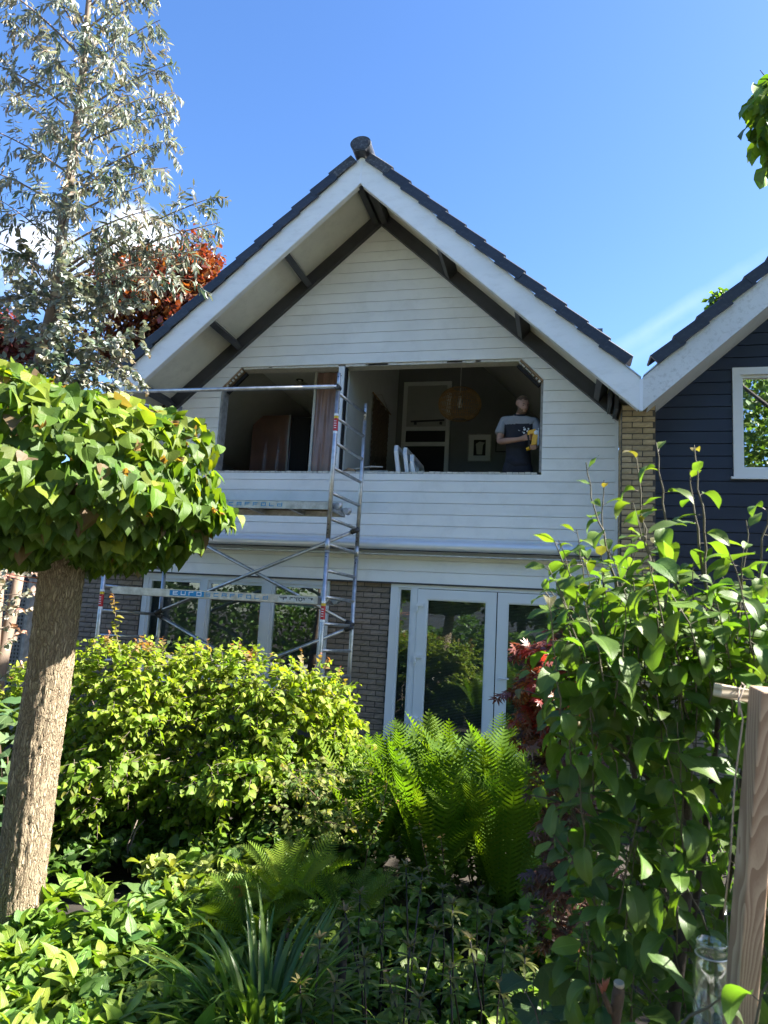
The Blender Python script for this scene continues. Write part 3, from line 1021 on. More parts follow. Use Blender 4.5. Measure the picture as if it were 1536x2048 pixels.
ds = sp.build('downlight', M_['black_gap'], house)
MB().lathe([(0, -.016), (.024, -.016), (.024, -.006)], (-3.84, .95, 5.12), 16).build('downlight_lens', M_['room_white'], ds)
# white post and jamb in the left room
MB().box(-3.475, -3.44, .60, .66, FZ, 5.115).build('room_post', M_['room_wall'], house)
# inner door with transom
idr = MB()
frame_rect(idr, -2.70, -1.87, FZ, 5.74, .07, BY - .05, BY - .001, False)
idr.box(-2.63, -1.94, BY - .05, BY - .001, 4.60, 4.67)
idr.box(-2.63, -1.94, BY - .05, BY - .001, 4.87, 4.94)
ido = idr.build('inner_door_frame', M_['room_wall'], house)
MB().box(-2.63, -1.94, BY - .04, BY - .002, 4.94, 5.67).build('door_panel', M_['room_grey'], ido)
MB().box(-2.63, -1.94, BY - .03, BY - .002, 4.67, 4.87).build('door_glass', M_['black_gap'], ido)
MB().box(-2.63, -1.94, BY - .03, BY - .002, FZ, 4.60).build('door_opening', M_['black_gap'], ido)
rl = MB().tube([(-2.54, BY - .09, 5.02), (-1.96, BY - .09, 5.04)], .016, 10)
for xx in (-2.46, -2.02):
    rl.box(xx - .02, xx + .02, BY - .10, BY - .052, 4.97, 5.01)
rl.build('door_rail', M_['trim_dark'], ido)

# ================================================================== the neighbours
XB = XA + 2 * 3.222
nh = thing('navy_house', 'navy blue boarded gable house joined to the right of the white one, white-framed window', 'house', (XB, 2, 0))
NX0 = 1.002
for k in range(-16, 22):
    z1, z0 = 4.90 - .147 * k - .005, 4.90 - .147 * (k + 1) + .005
    if z0 > 6.9: continue
    g = lambda z: XB - max(0, (7.02 - min(z, 7.01)) / SL)
    l1, l0 = max(NX0, g(z1)), max(NX0, g(z0))
    xr = 7.0
    WX0, WX1, WZ0, WZ1 = 1.888, 3.30, 3.482, 4.770
    def np_(poly):
        return MB().prism(poly, -.02, 0).build('plank', M_['navy'], nh)
    if z1 <= WZ0 or z0 >= WZ1:
        np_([(l1, z1), (l0, z0), (xr, z0), (xr, z1)])
    else:
        zt = min(z1, WZ1) ; zb = max(z0, WZ0)
        if z1 > WZ1:
            np_([(l1, z1), (l0, z0), (WX0, z0), (WX0, WZ1), (WX1, WZ1), (WX1, z0), (xr, z0), (xr, z1)])
        elif z0 < WZ0:
            np_([(l1, z1), (l0, z0), (xr, z0), (xr, z1), (WX1, z1), (WX1, WZ0), (WX0, WZ0), (WX0, z1)])
        else:
            np_([(l1, z1), (l0, z0), (WX0, z0), (WX0, z1)])
            np_([(WX1, z1), (WX1, z0), (xr, z0), (xr, z1)])
nb = MB()
nb.prism([(NX0, 0), (WX0, 0), (WX0, 5.05), (NX0, 4.2)], .003, .12)
nb.prism([(WX1, 0), (7.0, 0), (7.0, 4.3), (WX1, 6.3)], .003, .12)
nb.prism([(WX0, 0), (WX1, 0), (WX1, WZ0), (WX0, WZ0)], .003, .12)
nb.prism([(WX0, WZ1), (WX1, WZ1), (WX1, 6.3), (XB - .8, 6.4), (WX0, 5.05)], .003, .12)
nb.build('wall', M_['navy_back'], nh)
nw = MB()
frame_rect(nw, WX0, WX1, WZ0, WZ1, .085, -.045, .06)
nwin = nw.build('window', M_['frame_white'], nh)
n2 = MB()
frame_rect(n2, WX0 + .086, WX1 - .086, WZ0 + .086, WZ1 - .086, .03, -.01, .05)
n2.build('sash', M_['frame_white'], nwin)
pane(nwin, WX0 + .117, WX1 - .117, WZ0 + .117, WZ1 - .117, .02, 'glass_far')
MB().box(WX0 + .12, WX1 - .12, .10, .112, WZ1 - .42, WZ1 - .12).build('roller_blind', M_['room_wall'], nwin)
MB().box(WX0 - .03, WX1 + .03, -.06, -.021, WZ0 - .03, WZ0 - .001).build('sill', M_['frame_white'], nwin)
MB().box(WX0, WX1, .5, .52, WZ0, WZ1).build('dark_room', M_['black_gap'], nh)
for s in (-1, 1):
    X = lambda d: XB + s * d
    e = 3.206
    MB().prism([(X(0), 6.843), (X(0), 7.198), (X(e), 7.198 - SL * e), (X(e), 6.843 - SL * e)], YO, YO + .04).build('barge_board', M_['barge_dirty'], nh)
    MB().prism([(X(.1), 6.91 - SL * .1), (X(.1), 6.93 - SL * .1), (X(3.1), 6.93 - SL * 3.1), (X(3.1), 6.91 - SL * 3.1)], YO + .041, -.021).build('soffit_panel', M_['barge_white'], nh)
    MB().prism([(X(2.95), 7.206 - SL * 2.95), (X(2.95), 7.222 - SL * 2.95), (X(3.2), 7.222 - SL * 3.2), (X(3.2), 7.206 - SL * 3.2)], YO - .012, YO + .3).build('zinc_strip', M_['alu'], nh)
roof(nh, XB, 7.215, (-1, 1), dark_first=False)
brick_face(nh, NX0 + .002, 7.0, 0.0, 2.117, -.075, 'brick_brown', 9)
MB().box(NX0, 7.0, 8.6, 8.8, 0, 4.3).build('rear_wall', M_['navy_back'], nh)

# left neighbour: only its brick front and the navy boards above show behind the tree
lh = thing('brick_house', 'brown brick front with navy boards above, left of the white house behind the round tree', 'house', (-8.2, 2, 0))
brick_face(lh, -7.0, -5.506, 0.0, 2.117, -.02, 'brick_brown', 0.75)
for k in range(5):
    z1 = 2.85 - .147 * k
    MB().box(-11.4, -5.93, -.02, 0, z1 - .142, z1 - .004).build('plank', M_['navy'], lh)
lw = MB()
lw.box(-11.4, -5.93, .002, .14, 2.09, 2.86)
lw.box(-11.4, -7.0, .03, .14, 0, 2.09)
lw.box(-11.4, -5.93, .141, 6, 2.70, 2.84)
lw.build('wall', M_['navy_back'], lh)
brick_face(lh, -5.92, -5.535, 2.118, 4.15, -.30, 'brick_tan', 3.0, None, 'brick_pier')
MB().box(-11.45, -5.93, -.06, .14, 2.861, 2.93).build('roof_edge', M_['barge_white'], lh)

# perforated grey panel standing in front of the left neighbour
pg = thing('perforated_panel', 'grey perforated garden panel with a pale edge post left of the round tree trunk', 'panel', (-6.3, -1.5, 0))
g = MB()
PXa, PXb, PZ0, PZ1 = -7.1, -6.03, .05, 1.85
n_ = 0
dx = .043
xs = np.arange(PXa, PXb, dx); zs = np.arange(PZ0, PZ1, dx)
for xx in xs:
    g.box(xx, xx + .020, -1.512, -1.50, PZ0, PZ1)
for zz in zs:
    g.box(PXa, PXb, -1.516, -1.5125, zz, zz + .020)
g.build('grid', M_['panel_grey'], pg, 'stuff')
MB().box(PXa, PXb, -1.45, -1.44, PZ0, PZ1).build('backing', M_['black_gap'], pg)
MB().box(PXb, PXb + .04, -1.53, -1.43, 0, 1.9).build('edge_post', M_['grey_wood'], pg)

# ================================================================== scaffold tower
sct = thing('scaffold_tower', 'aluminium scaffold tower with two decks and crossed braces in front of the white house', 'scaffold', (-3.8, -.9, 0))
LEG = {'fl': (-5.24, -1.25), 'fr': (-2.49, -1.25), 'bl': (-4.90, -.50), 'br': (-2.37, -.50)}
RUNG = [4.165 - .2875 * i for i in range(14)]
for kx, (lx, ly) in LEG.items():
    top = 4.40 if kx[0] == 'f' else 4.27
    b = MB()
    b.tube([(lx, ly, .12), (lx, ly, 2.44)], .0255, 12)
    leg = b.build('leg', M_['alu'], sct)
    b = MB()
    b.tube([(lx, ly, 2.445), (lx, ly, top - .22)], .0255, 12)
    b.tube([(lx, ly, top - .219), (lx, ly, top)], .0205, 12)
    b.build('leg', M_['alu'], sct)
    b = MB()
    b.tube([(lx, ly, 2.36), (lx, ly, 2.50)], .0285, 12)
    b.tube([(lx, ly, 2.352), (lx, ly, 2.366)], .031, 12)
    b.build('coupling', M_['alu'], leg)
    b = MB()
    for zz in (2.56, 2.60, 2.66, top - .05, top - .17, 2.30):
        b.lathe([(0, 0), (.0065, 0), (.0065, -.003), (0, -.003)], (lx, ly - .0255, zz), 8, axis='y')
    b.build('pin_holes', M_['black_gap'], leg, 'stuff')
    for zs in ((3.72, 1.62) if kx[0] == 'f' else ()):
        MB().tube([(lx, ly, zs), (lx, ly, zs + .145)], .0262, 14, caps=False).build('red_sticker', M_['red_sticker'], leg)
        MB().tube([(lx, ly, zs + .146), (lx, ly, zs + .175)], .0262, 14, caps=False).build('yellow_sticker', M_['yellow_sticker'], leg)
        b = MB()
        b.tube([(lx, ly, zs + .176), (lx, ly, zs + .20)], .0262, 14, caps=False)
        b.tube([(lx, ly, zs - .03), (lx, ly, zs - .001)], .0262, 14, caps=False)
        for j in range(4):
            b.box(lx - .012, lx + .014, ly - .0268, ly - .0262, zs + .03 + j * .026, zs + .038 + j * .026)
        b.build('white_sticker', M_['letter_white'], leg)
    b = MB()
    b.lathe([(.0, .0), (.055, 0), (.06, .02), (.05, .06), (.02, .10), (.02, .20)], (lx, ly, 0), 14)
    b.build('foot', M_['trim_dark'], leg)
for s in ('l', 'r'):
    f_, b_ = LEG['f' + s], LEG['b' + s]
    for i, z in enumerate(RUNG):
        MB().tube([(f_[0], f_[1], z), (b_[0], b_[1], z - .02)], .019, 10).build('rung', M_['alu'], sct)


def brace(a, b, r=.0215):
    a, b = np.array(a, float), np.array(b, float)
    m = MB().tube([a, b], r, 12)
    o = m.build('brace', M_['alu'], sct)
    for p, q in ((a, b), (b, a)):
        d = nrm(q - p)
        c = MB().tube([p - d * .03, p + d * .07], .031, 10)
        c.tube([p + d * .02 + [0, .03, 0], p + d * .02 - [0, .045, 0]], .014, 8)
        c.build('clamp', M_['trim_dark'], o)
    return o


bl, br, fl, fr = [np.array(LEG[k]) for k in ('bl', 'br', 'fl', 'fr')]
def P3(p, z, dy=0.0, dx=0.0): return (p[0] + dx, p[1] + dy, z)
brace(P3(bl, 2.70, -.04), P3(br, 1.575, -.04))
brace(P3(bl, 1.585, -.07), P3(br, 2.69, -.07))
brace(P3(bl, 1.55, -.04), P3(br, .42, -.04))
brace(P3(bl, .42, -.07), P3(br, 1.54, -.07))
gr_ = MB().tube([P3(fl, 4.225, -.05), P3(fr, 4.225, -.05)], .0235, 14)
gro = gr_.build('guard_rail', M_['alu'], sct)
MB().tube([P3(fr, 4.225, -.07), P3(fr, 4.225, .03)], .032, 12).build('clamp', M_['trim_dark'], gro)
MB().box(-2.99, -2.90, -1.325, -1.3235, 4.236, 4.243).build('mark', M_['black_gap'], gro)

# letters as strokes on a 0..1 by 0..1 cell
GLY = {'E': [(0, 0, 1, 0), (0, 0, 0, 1), (0, 1, 1, 1), (0, .5, .8, .5)], 'U': [(0, 1, 0, 0), (0, 0, 1, 0), (1, 0, 1, 1)], 'r': [(0, 0, 0, 1), (0, 1, .9, 1)],
       'O': [(0, 0, 1, 0), (1, 0, 1, 1), (1, 1, 0, 1), (0, 1, 0, 0)], 'S': [(0, 0, 1, 0), (1, 0, 1, .5), (1, .5, 0, .5), (0, .5, 0, 1), (0, 1, 1, 1)],
       'C': [(1, 0, 0, 0), (0, 0, 0, 1), (0, 1, 1, 1)], 'A': [(0, 0, 0, 1), (0, 1, 1, 1), (1, 1, 1, 0), (0, .42, 1, .42)], 'F': [(0, 0, 0, 1), (0, 1, 1, 1), (0, .5, .8, .5)],
       'L': [(0, 1, 0, 0), (0, 0, 1, 0)], 'd': [(1, 1.1, 1, 0), (1, 0, 0, 0), (0, 0, 0, .7), (0, .7, 1, .7)]}


def lettering(parent, text, x, z, y, w, h, pitch, t, m):
    b = MB()
    for ch in text:
        for k_, (ax, az, bx, bz) in enumerate(GLY[ch]):
            x0, x1 = sorted((x + ax * w, x + bx * w)); z0, z1 = sorted((z + az * h, z + bz * h))
            b.box(x0 - t / 2, x1 + t / 2, y - .0010 - .0004 * k_, y - .0001 * k_, z0 - t / 2, z1 + t / 2)
        x += pitch
    return b.build('lettering', M_[m], parent)


def deck(z, xl, xr, label_blue, tx):
    d = MB()
    d.box(xl, xr, -1.235, -1.215, z - .085, z)
    d.box(xl, xr, -.66, -.64, z - .085, z)
    d.box(xl, xl + .03, -1.215, -.66, z - .08, z - .005)
    d.box(xr - .03, xr, -1.215, -.66, z - .08, z - .005)
    for i in range(1, 5):
        xx = xl + (xr - xl) * i / 5
        d.box(xx - .015, xx + .015, -1.215, -.66, z - .075, z - .022)
    do = d.build('deck_frame', M_['alu'], sct)
    MB().box(xl + .001, xr - .001, -1.2145, -.661, z - .02, z - .004).build('deck_board', M_['ply'], do)
    h = MB()
    for xx, s in ((xl, -1), (xr, 1)):
        for yy in (-1.10, -.74):
            h.tube([(xx - s * .04, yy, z - .02), (xx + s * .10, yy, z - .015)], .030, 12)
            h.tube([(xx + s * .05, yy - .05, z - .03), (xx + s * .05, yy + .05, z - .03)], .038, 12)
    h.build('hook', M_['alu'], do)
    y = -1.2355
    if label_blue:
        MB().box(tx - .035, tx + .40, y - .0008, y - .0001, z - .072, z - .012).build('blue_label', M_['blue_label'], do)
        lettering(do, 'EUrO', tx + .012, z - .058, y - .0009, .052, .034, .100, .0095, 'letter_white')
        lettering(do, 'SCAFFOLd', tx + .425, z - .058, y, .050, .034, .100, .0085, 'blue_label')
        lb = MB()
        lb.box(xr - .46, xr - .04, y - .0008, y - .0001, z - .07, z - .014)
        lo = lb.build('spec_sticker', M_['panel_core'], do)
        b2 = MB()
        for i in range(26):
            xx = xr - .45 + i * .0155
            if i in (6, 7, 15, 16, 21): continue
            b2.box(xx, xx + rnd.uniform(.006, .012), y - .0018, y - .0009, z - .03 - rnd.uniform(.0, .03), z - .02)
        for a in np.linspace(.6, 5.6, 12):
            b2.box(xr - .20 + .018 * math.cos(a) - .004, xr - .20 + .018 * math.cos(a) + .004, y - .0019, y - .0009, z - .042 + .018 * math.sin(a) - .004, z - .042 + .018 * math.sin(a) + .004)
        b2.build('small_print', M_['black_gap'], lo)
    else:
        MB().box(tx - .035, tx + .40, y - .0008, y - .0001, z - .072, z - .012).build('blue_label', M_['blue_label'], do)
        lettering(do, 'EUrO', tx + .012, z - .058, y - .0009, .052, .034, .100, .0095, 'letter_white')
        lettering(do, 'SCAFFOLd', tx + .425, z - .058, y, .050, .034, .100, .0085, 'blue_label')


deck(1.865, -5.12, -2.565, True, -4.33)
deck(2.915, -5.05, -2.50, False, -4.245)

# ================================================================== people: the man at the hole
def skin_body(name, pts, edges, rad, levels=2, root=0):
    me = bpy.data.meshes.new(name)
    me.from_pydata([tuple(p) for p in pts], edges, [])
    o = bpy.data.objects.new(name + '_tmp', me)
    COL.objects.link(o)
    sk = o.modifiers.new('skin', 'SKIN')
    sk.use_smooth_shade = True
    lay = me.skin_vertices[0].data
    for i, r in enumerate(rad):
        rr = r if isinstance(r, (tuple, list)) else (r, r)
        lay[i].radius = rr
        lay[i].use_root = (i == root)
    if levels:
        ss = o.modifiers.new('sub', 'SUBSURF'); ss.levels = levels; ss.render_levels = levels
    dg = bpy.context.evaluated_depsgraph_get()
    out = bpy.data.meshes.new_from_object(o.evaluated_get(dg))
    bpy.data.objects.remove(o); bpy.data.meshes.remove(me)
    out.name = name
    for p in out.polygons: p.use_smooth = True
    return out


M_['skin'] = mat('skin', (0.40, 0.23, 0.165), 0.55, var=0.08, vscale=14, spec=0.35)
M_['hair'] = mat('hair', (0.10, 0.062, 0.035), 0.8, var=0.3, vscale=60, bump=0.4, bscale=150)
M_['beard'] = mat('beard', (0.16, 0.095, 0.06), 0.8, var=0.4, vscale=90, bump=0.4, bscale=150)
M_['shirt_grey'] = mat('shirt_grey', (0.27, 0.28, 0.30), 0.9, var=0.1, vscale=12, bump=0.15, bscale=20)
M_['shirt_navy'] = mat('shirt_navy', (0.018, 0.020, 0.030), 0.9, var=0.2, vscale=10, bump=0.15, bscale=20)
M_['tool_yellow'] = mat('tool_yellow', (0.78, 0.42, 0.015), 0.4)
M_['eye_dark'] = mat('eye_dark', (0.02, 0.015, 0.012), 0.3)


def the_man():
    bx, by = -.555, .36
    man = thing('person', 'bearded man in a grey and navy shirt with a yellow jigsaw at the window hole', 'person', (bx, by, FZ))
    # body: one continuous figure
    pts, rad, ed = [], [], []
    def add(p, r, link=None):
        pts.append(p); rad.append(r)
        if link is not None: ed.append((link, len(pts) - 1))
        return len(pts) - 1
    pelvis = add((bx, by, 3.70), (.155, .115))
    waist = add((bx, by, 3.88), (.140, .100), pelvis)
    chest = add((bx, by + .005, 4.10), (.165, .115), waist)
    upper = add((bx + .005, by, 4.24), (.125, .090), chest)
    neck = add((bx + .012, by - .015, 4.35), (.056, .058), upper)
    neck2 = add((bx + .022, by - .045, 4.375), (.057, .060), neck)
    jaw = add((bx + .058, by - .105, 4.405), (.066, .072), neck2)
    skull = add((bx + .036, by - .070, 4.500), (.088, .098), jaw)
    crown = add((bx + .016, by - .042, 4.580), (.068, .078), skull)
    # right arm of the man: left in the picture
    sh = add((bx - .185, by - .01, 4.265), .062, upper)
    ua = add((bx - .222, by - .035, 4.12), .052, sh)
    el = add((bx - .238, by - .07, 3.985), .044, ua)
    fa = add((bx - .13, by - .20, 3.962), .041, el)
    wr = add((bx + .035, by - .265, 3.965), .030, fa)
    pa = add((bx + .095, by - .270, 3.985), (.030, .040), wr)
    hand_r = pa
    # other arm
    s2 = add((bx + .185, by - .01, 4.255), .062, upper)
    u2 = add((bx + .232, by - .05, 4.12), .052, s2)
    e2 = add((bx + .252, by - .12, 4.01), .043, u2)
    f2 = add((bx + .245, by - .20, 3.93), .038, e2)
    w2 = add((bx + .225, by - .265, 3.875), .029, f2)
    p2 = add((bx + .205, by - .285, 3.845), (.030, .038), w2)
    # legs
    for s in (-1, 1):
        h = add((bx + s * .10, by, 3.60), (.10, .10), pelvis)
        k = add((bx + s * .115, by - .02, 3.24), .066, h)
        a = add((bx + s * .12, by + .01, 2.88), .045, k)
        f = add((bx + s * .125, by - .10, 2.825), (.042, .04), a)
    def finger(base, link, dirs, r):
        p = np.array(base); last = link
        for d in dirs:
            p = p + np.array(d)
            last = add(tuple(p), r, last)
            r *= .9
    hx = np.array(pts[hand_r])
    for i in range(4):
        zz = .030 - i * .020
        b0 = hx + [.030, -.012, zz]
        i0 = add(tuple(b0), .0115, hand_r)
        finger(b0, i0, [(.030, -.016, -.002), (.020, .018, -.002), (.002, .02, -.002)][: (3 if i < 3 else 2)], .0105 if i < 3 else .009)
    b0 = hx + [.005, .012, .036]
    i0 = add(tuple(b0), .013, hand_r); finger(b0, i0, [(.022, .010, .012), (.022, .006, -.004)], .011)
    hx = np.array(pts[p2])
    for i in range(4):
        b0 = hx + [-.012 + i * .018 - .018, -.022, -.012]
        i0 = add(tuple(b0), .0115, p2)
        finger(b0, i0, [(-.004, -.010, .026), (.002, .016, .020)], .0105)
    b0 = hx + [-.030, .0, .012]
    i0 = add(tuple(b0), .013, p2); finger(b0, i0, [(-.012, -.008, .022), (-.004, .0, .02)], .011)
    body = skin_body('body', pts, ed, rad, 3)
    # shape the face: looking down to the picture's right
    hc = np.array([bx + .044, by - .082, 4.478])
    fd = nrm([.46, -.70, -.60]); fr_ = nrm(np.cross(fd, [0, 0, 1])); fu = np.cross(fr_, fd)
    co = np.zeros(len(body.vertices) * 3); body.vertices.foreach_get('co', co); co = co.reshape(-1, 3)
    rel = co - hc
    a, b, c = rel @ fd, rel @ fr_, rel @ fu
    hd = (np.abs(rel[:, 2]) < .16) & (np.linalg.norm(rel, axis=1) < .17)
    front = hd & (a > 0)
    def bump(cb, cc, sb, scz, amt):
        w = np.exp(-((b - cb) / sb) ** 2 - ((c - cc) / scz) ** 2) * front
        return w[:, None] * fd * amt
    co += bump(0, -.005, .013, .022, .030) + bump(0, -.018, .018, .012, .012) + bump(0, -.075, .03, .02, .014) + bump(.03, .028, .03, .010, .008) + bump(-.03, .028, .03, .010, .008)
    co += bump(.03, .006, .014, .010, -.012) + bump(-.03, .006, .014, .010, -.012) + bump(0, -.048, .024, .004, -.006)
    ear = hd & (np.abs(b) > .062) & (np.abs(a + .005) < .02) & (np.abs(c) < .03)
    co[ear] += np.sign(b[ear])[:, None] * fr_ * .014
    body.vertices.foreach_set('co', co.ravel())
    bo = obj('body', body, man, M_['skin'])
    # hair and beard follow the head surface
    def shell(name, sel, off, m):
        bm = bmesh.new(); bm.from_mesh(body)
        bm.verts.ensure_lookup_table()
        kill = [v for v in bm.verts if not sel[v.index]]
        bmesh.ops.delete(bm, geom=kill, context='VERTS')
        for v in bm.verts: v.co += v.normal * off
        me = bpy.data.meshes.new(name); bm.to_mesh(me); bm.free()
        return obj(name, me, man, m)
    body.update()
    shell('hair', hd & ((c > .058 - .5 * np.minimum(a, .03) * 0) & (a > .03) | (c > .035) & (a <= .03) & (a > -.01) | (a <= -.01) & (c > -.06)), .0035, M_['hair'])
    shell('beard', hd & (a > -.005) & (c < -.036 + .35 * np.maximum(0, np.abs(b) - .03)) & (c > -.12) & ~((np.abs(b) < .020) & (np.abs(c + .052) < .008)), .0025, M_['beard'])
    eb = MB()
    for s in (-1, 1):
        p = hc + fd * .082 + fr_ * s * .031 + fu * .008
        eb.lathe([(0, -.006), (.006, -.004), (.008, 0), (.006, .004), (0, .006)], p, 10)
        q0, q1 = hc + fd * .092 + fr_ * s * .016 + fu * .026, hc + fd * .080 + fr_ * s * .046 + fu * .028
        eb.tube([q0, (q0 + q1) / 2 + fu * .005, q1], .0035, 6)
    eb.build('eyes', M_['eye_dark'], man)
    # shirt
    P2, E2, R2 = [], [], []
    def ad(p, r, link=None):
        P2.append(p); R2.append(r)
        if link is not None: E2.append((link, len(P2) - 1))
        return len(P2) - 1
    q0 = ad((bx, by, 3.62), (.190, .150))
    q0 = ad((bx, by, 3.74), (.180, .142), q0)
    q1 = ad((bx, by, 3.88), (.165, .125), q0)
    q2 = ad((bx, by + .004, 4.10), (.188, .136), q1)
    q3 = ad((bx + .005, by + .002, 4.245), (.145, .108), q2)
    q4 = ad((bx + .011, by - .012, 4.325), (.080, .078), q3)
    a1 = ad((bx - .188, by - .01, 4.262), .080, q3)
    a2 = ad((bx - .226, by - .036, 4.13), .078, a1)
    a3 = ad((bx - .238, by - .05, 4.075), .080, a2)
    b1 = ad((bx + .188, by - .01, 4.252), .080, q3)
    b2 = ad((bx + .234, by - .05, 4.13), .078, b1)
    b3 = ad((bx + .242, by - .07, 4.085), .080, b2)
    sh_me = skin_body('shirt', P2, E2, R2, 4)
    sc_ = np.zeros(len(sh_me.vertices) * 3); sh_me.vertices.foreach_get('co', sc_); sc_ = sc_.reshape(-1, 3)
    for i in range(len(sc_)):
        x, y, z = sc_[i]
        k = max(0, min(1, (4.15 - z) / .3))
        fold = .006 * math.sin(x * 38 + z * 22) + .005 * math.sin(z * 55 + x * 14)
        sc_[i, 1] -= fold * k
    sh_me.vertices.foreach_set('co', sc_.ravel())
    for m in (M_['shirt_grey'], M_['shirt_navy']): sh_me.materials.append(m)
    for p in sh_me.polygons:
        x, y, z = p.center
        low = z < 4.205 + .02 * (x - bx) and abs(x - bx) < .178 + .1 * max(0, 4.1 - z)
        cuff = (z < 4.075 and abs(x - bx) > .18 and z > 3.98) or (z > 4.352)
        p.material_index = 1 if (low or cuff) else 0
    obj('shirt', sh_me, man)
    cm = MB(); cm.tube([(bx + .016 + .070 * math.cos(a), by - .026 + .072 * math.sin(a), 4.352 + .030 * math.sin(a)) for a in np.linspace(0, 2 * math.pi, 25)], .012, 8, caps=False)
    cm.build('collar', M_['shirt_navy'], man)
    # splash of white print on the chest
    pm = MB()
    r0 = random.Random(4)
    for i in range(20):
        cx, cz = (bx + .085 + r0.gauss(0, .018), 4.125 + r0.gauss(0, .020)) if i < 10 else (bx + .04 + r0.gauss(0, .045), 4.06 + r0.gauss(0, .045))
        s = r0.uniform(.004, .014) if i < 10 else r0.uniform(.002, .005)
        yy = by - .142 + abs(cx - bx) * .18
        n = 6
        v = [(cx + s * r0.uniform(.6, 1.3) * math.cos(6.28 * k / n), yy, cz + s * r0.uniform(.6, 1.3) * math.sin(6.28 * k / n)) for k in range(n)]
        v += [(x_, y_ + .03, z_) for x_, y_, z_ in v]
        pm.add(v, [tuple(range(n))] + [(k, k + n, (k + 1) % n + n, (k + 1) % n) for k in range(n)])
    pm.build('shirt_print', M_['letter_white'], man)
    T, TE, TR = [], [], []
    T.append((bx, by, 3.84)); TR.append((.165, .122))
    T.append((bx, by, 3.70)); TR.append((.182, .142)); TE.append((0, 1))
    for s in (-1, 1):
        n0 = len(T)
        T += [(bx + s * .105, by, 3.56), (bx + s * .118, by - .02, 3.24), (bx + s * .125, by + .01, 2.87)]
        TR += [(.112, .112), (.088, .088), (.080, .080)]
        TE += [(1, n0), (n0, n0 + 1), (n0 + 1, n0 + 2)]
    obj('trousers', skin_body('trousers', T, TE, TR, 2), man, M_['shirt_navy'])
    sb = MB()
    for s in (-1, 1):
        sb.lathe([(.0, 0), (.055, 0), (.058, .03), (.05, .08), (.05, .12)], (bx + s * .125, by, FZ), 12)
        sb.box(bx + s * .125 - .045, bx + s * .125 + .045, by - .20, by - .03, FZ, FZ + .06)
    sb.build('shoes', M_['trim_dark'], man)


the_man()

# jigsaw in his hands
jx, jy, jz = -.385, .075, 3.96
js = thing('jigsaw', 'yellow and black jigsaw held in the man\'s hands', 'power tool', (jx, jy, jz))
b = MB()
b.sweep([(-.030, -.034), (.030, -.034), (.036, 0), (.028, .036), (-.028, .036), (-.036, 0)], (jx + .055, jy, jz + .085), (jx + .035, jy, jz - .075), (1, 0, 0), (0, 1, 0))
b.sweep([(-.026, -.03), (.026, -.03), (.026, .03), (-.026, .03)], (jx + .05, jy, jz + .100), (jx - .045, jy, jz + .072), (0, 0, 1), (0, 1, 0))
b.tube([(jx + .045, jy, jz - .06), (jx - .02, jy, jz - .115), (jx - .055, jy, jz - .130)], [.026, .024, .018], 10)
jb = b.build('tool_body', M_['tool_yellow'], js)
b = MB()
b.tube([(jx - .04, jy, jz + .07), (jx - .022, jy, jz - .02), (jx - .02, jy, jz - .105)], .019, 10)
b.box(jx - .02, jx + .045, jy - .032, jy + .032, jz - .125, jz - .09)
b.build('grip', M_['black_gap'], js)
b = MB()
b.lathe([(0, -.003), (.028, -.003), (.030, .004), (.0, .006)], (jx + .062, jy - .035, jz + .075), 16, axis='y')
b.build('guard', M_['letter_white'], js)
MB().box(jx + .082, jx + .090, jy - .055, jy + .055, jz - .09, jz + .125).build('base_plate', M_['alu'], js)
MB().box(jx + .090, jx + .135, jy - .004, jy - .002, jz + .02, jz + .030).build('blade', M_['alu'], js)

# ================================================================== things in the room
lx, ly, lz = -1.50, 1.5, 4.87
lamp = thing('pendant_lamp', 'round wicker pendant lamp hanging on a cord behind the open window hole', 'lamp', (lx, ly, lz))
b = MB()
RX, RZ = .315, .245
for i in range(52):
    a = 2 * math.pi * i / 52
    path = []
    for t in np.linspace(-1.30, 1.30, 11):
        r = RX * math.cos(t) ** .8 if abs(t) < 1.55 else 0
        path.append((lx + r * math.cos(a + .12 * t), ly + r * math.sin(a + .12 * t), lz + RZ * math.sin(t)))
    b.tube(path, .0048, 4, caps=False)
b.build('cane_ribs', M_['wicker'], lamp, 'stuff')
b = MB()
for t in np.linspace(-1.3, 1.3, 7):
    r = RX * math.cos(t) ** .8
    b.tube([(lx + r * math.cos(a), ly + r * math.sin(a), lz + RZ * math.sin(t)) for a in np.linspace(0, 2 * math.pi, 33)], .0045, 4, caps=False)
b.build('cane_hoops', M_['wicker'], lamp, 'stuff')
MB().tube([(lx, ly, lz + .12), (lx, ly, 6.04)], .004, 6).build('cord', M_['room_white'], lamp)
MB().lathe([(0, .12), (.02, .12), (.022, .05), (.03, .03), (.038, -.01), (.026, -.05), (0, -.06)], (lx, ly, lz), 14).build('bulb', M_['room_white'], lamp)

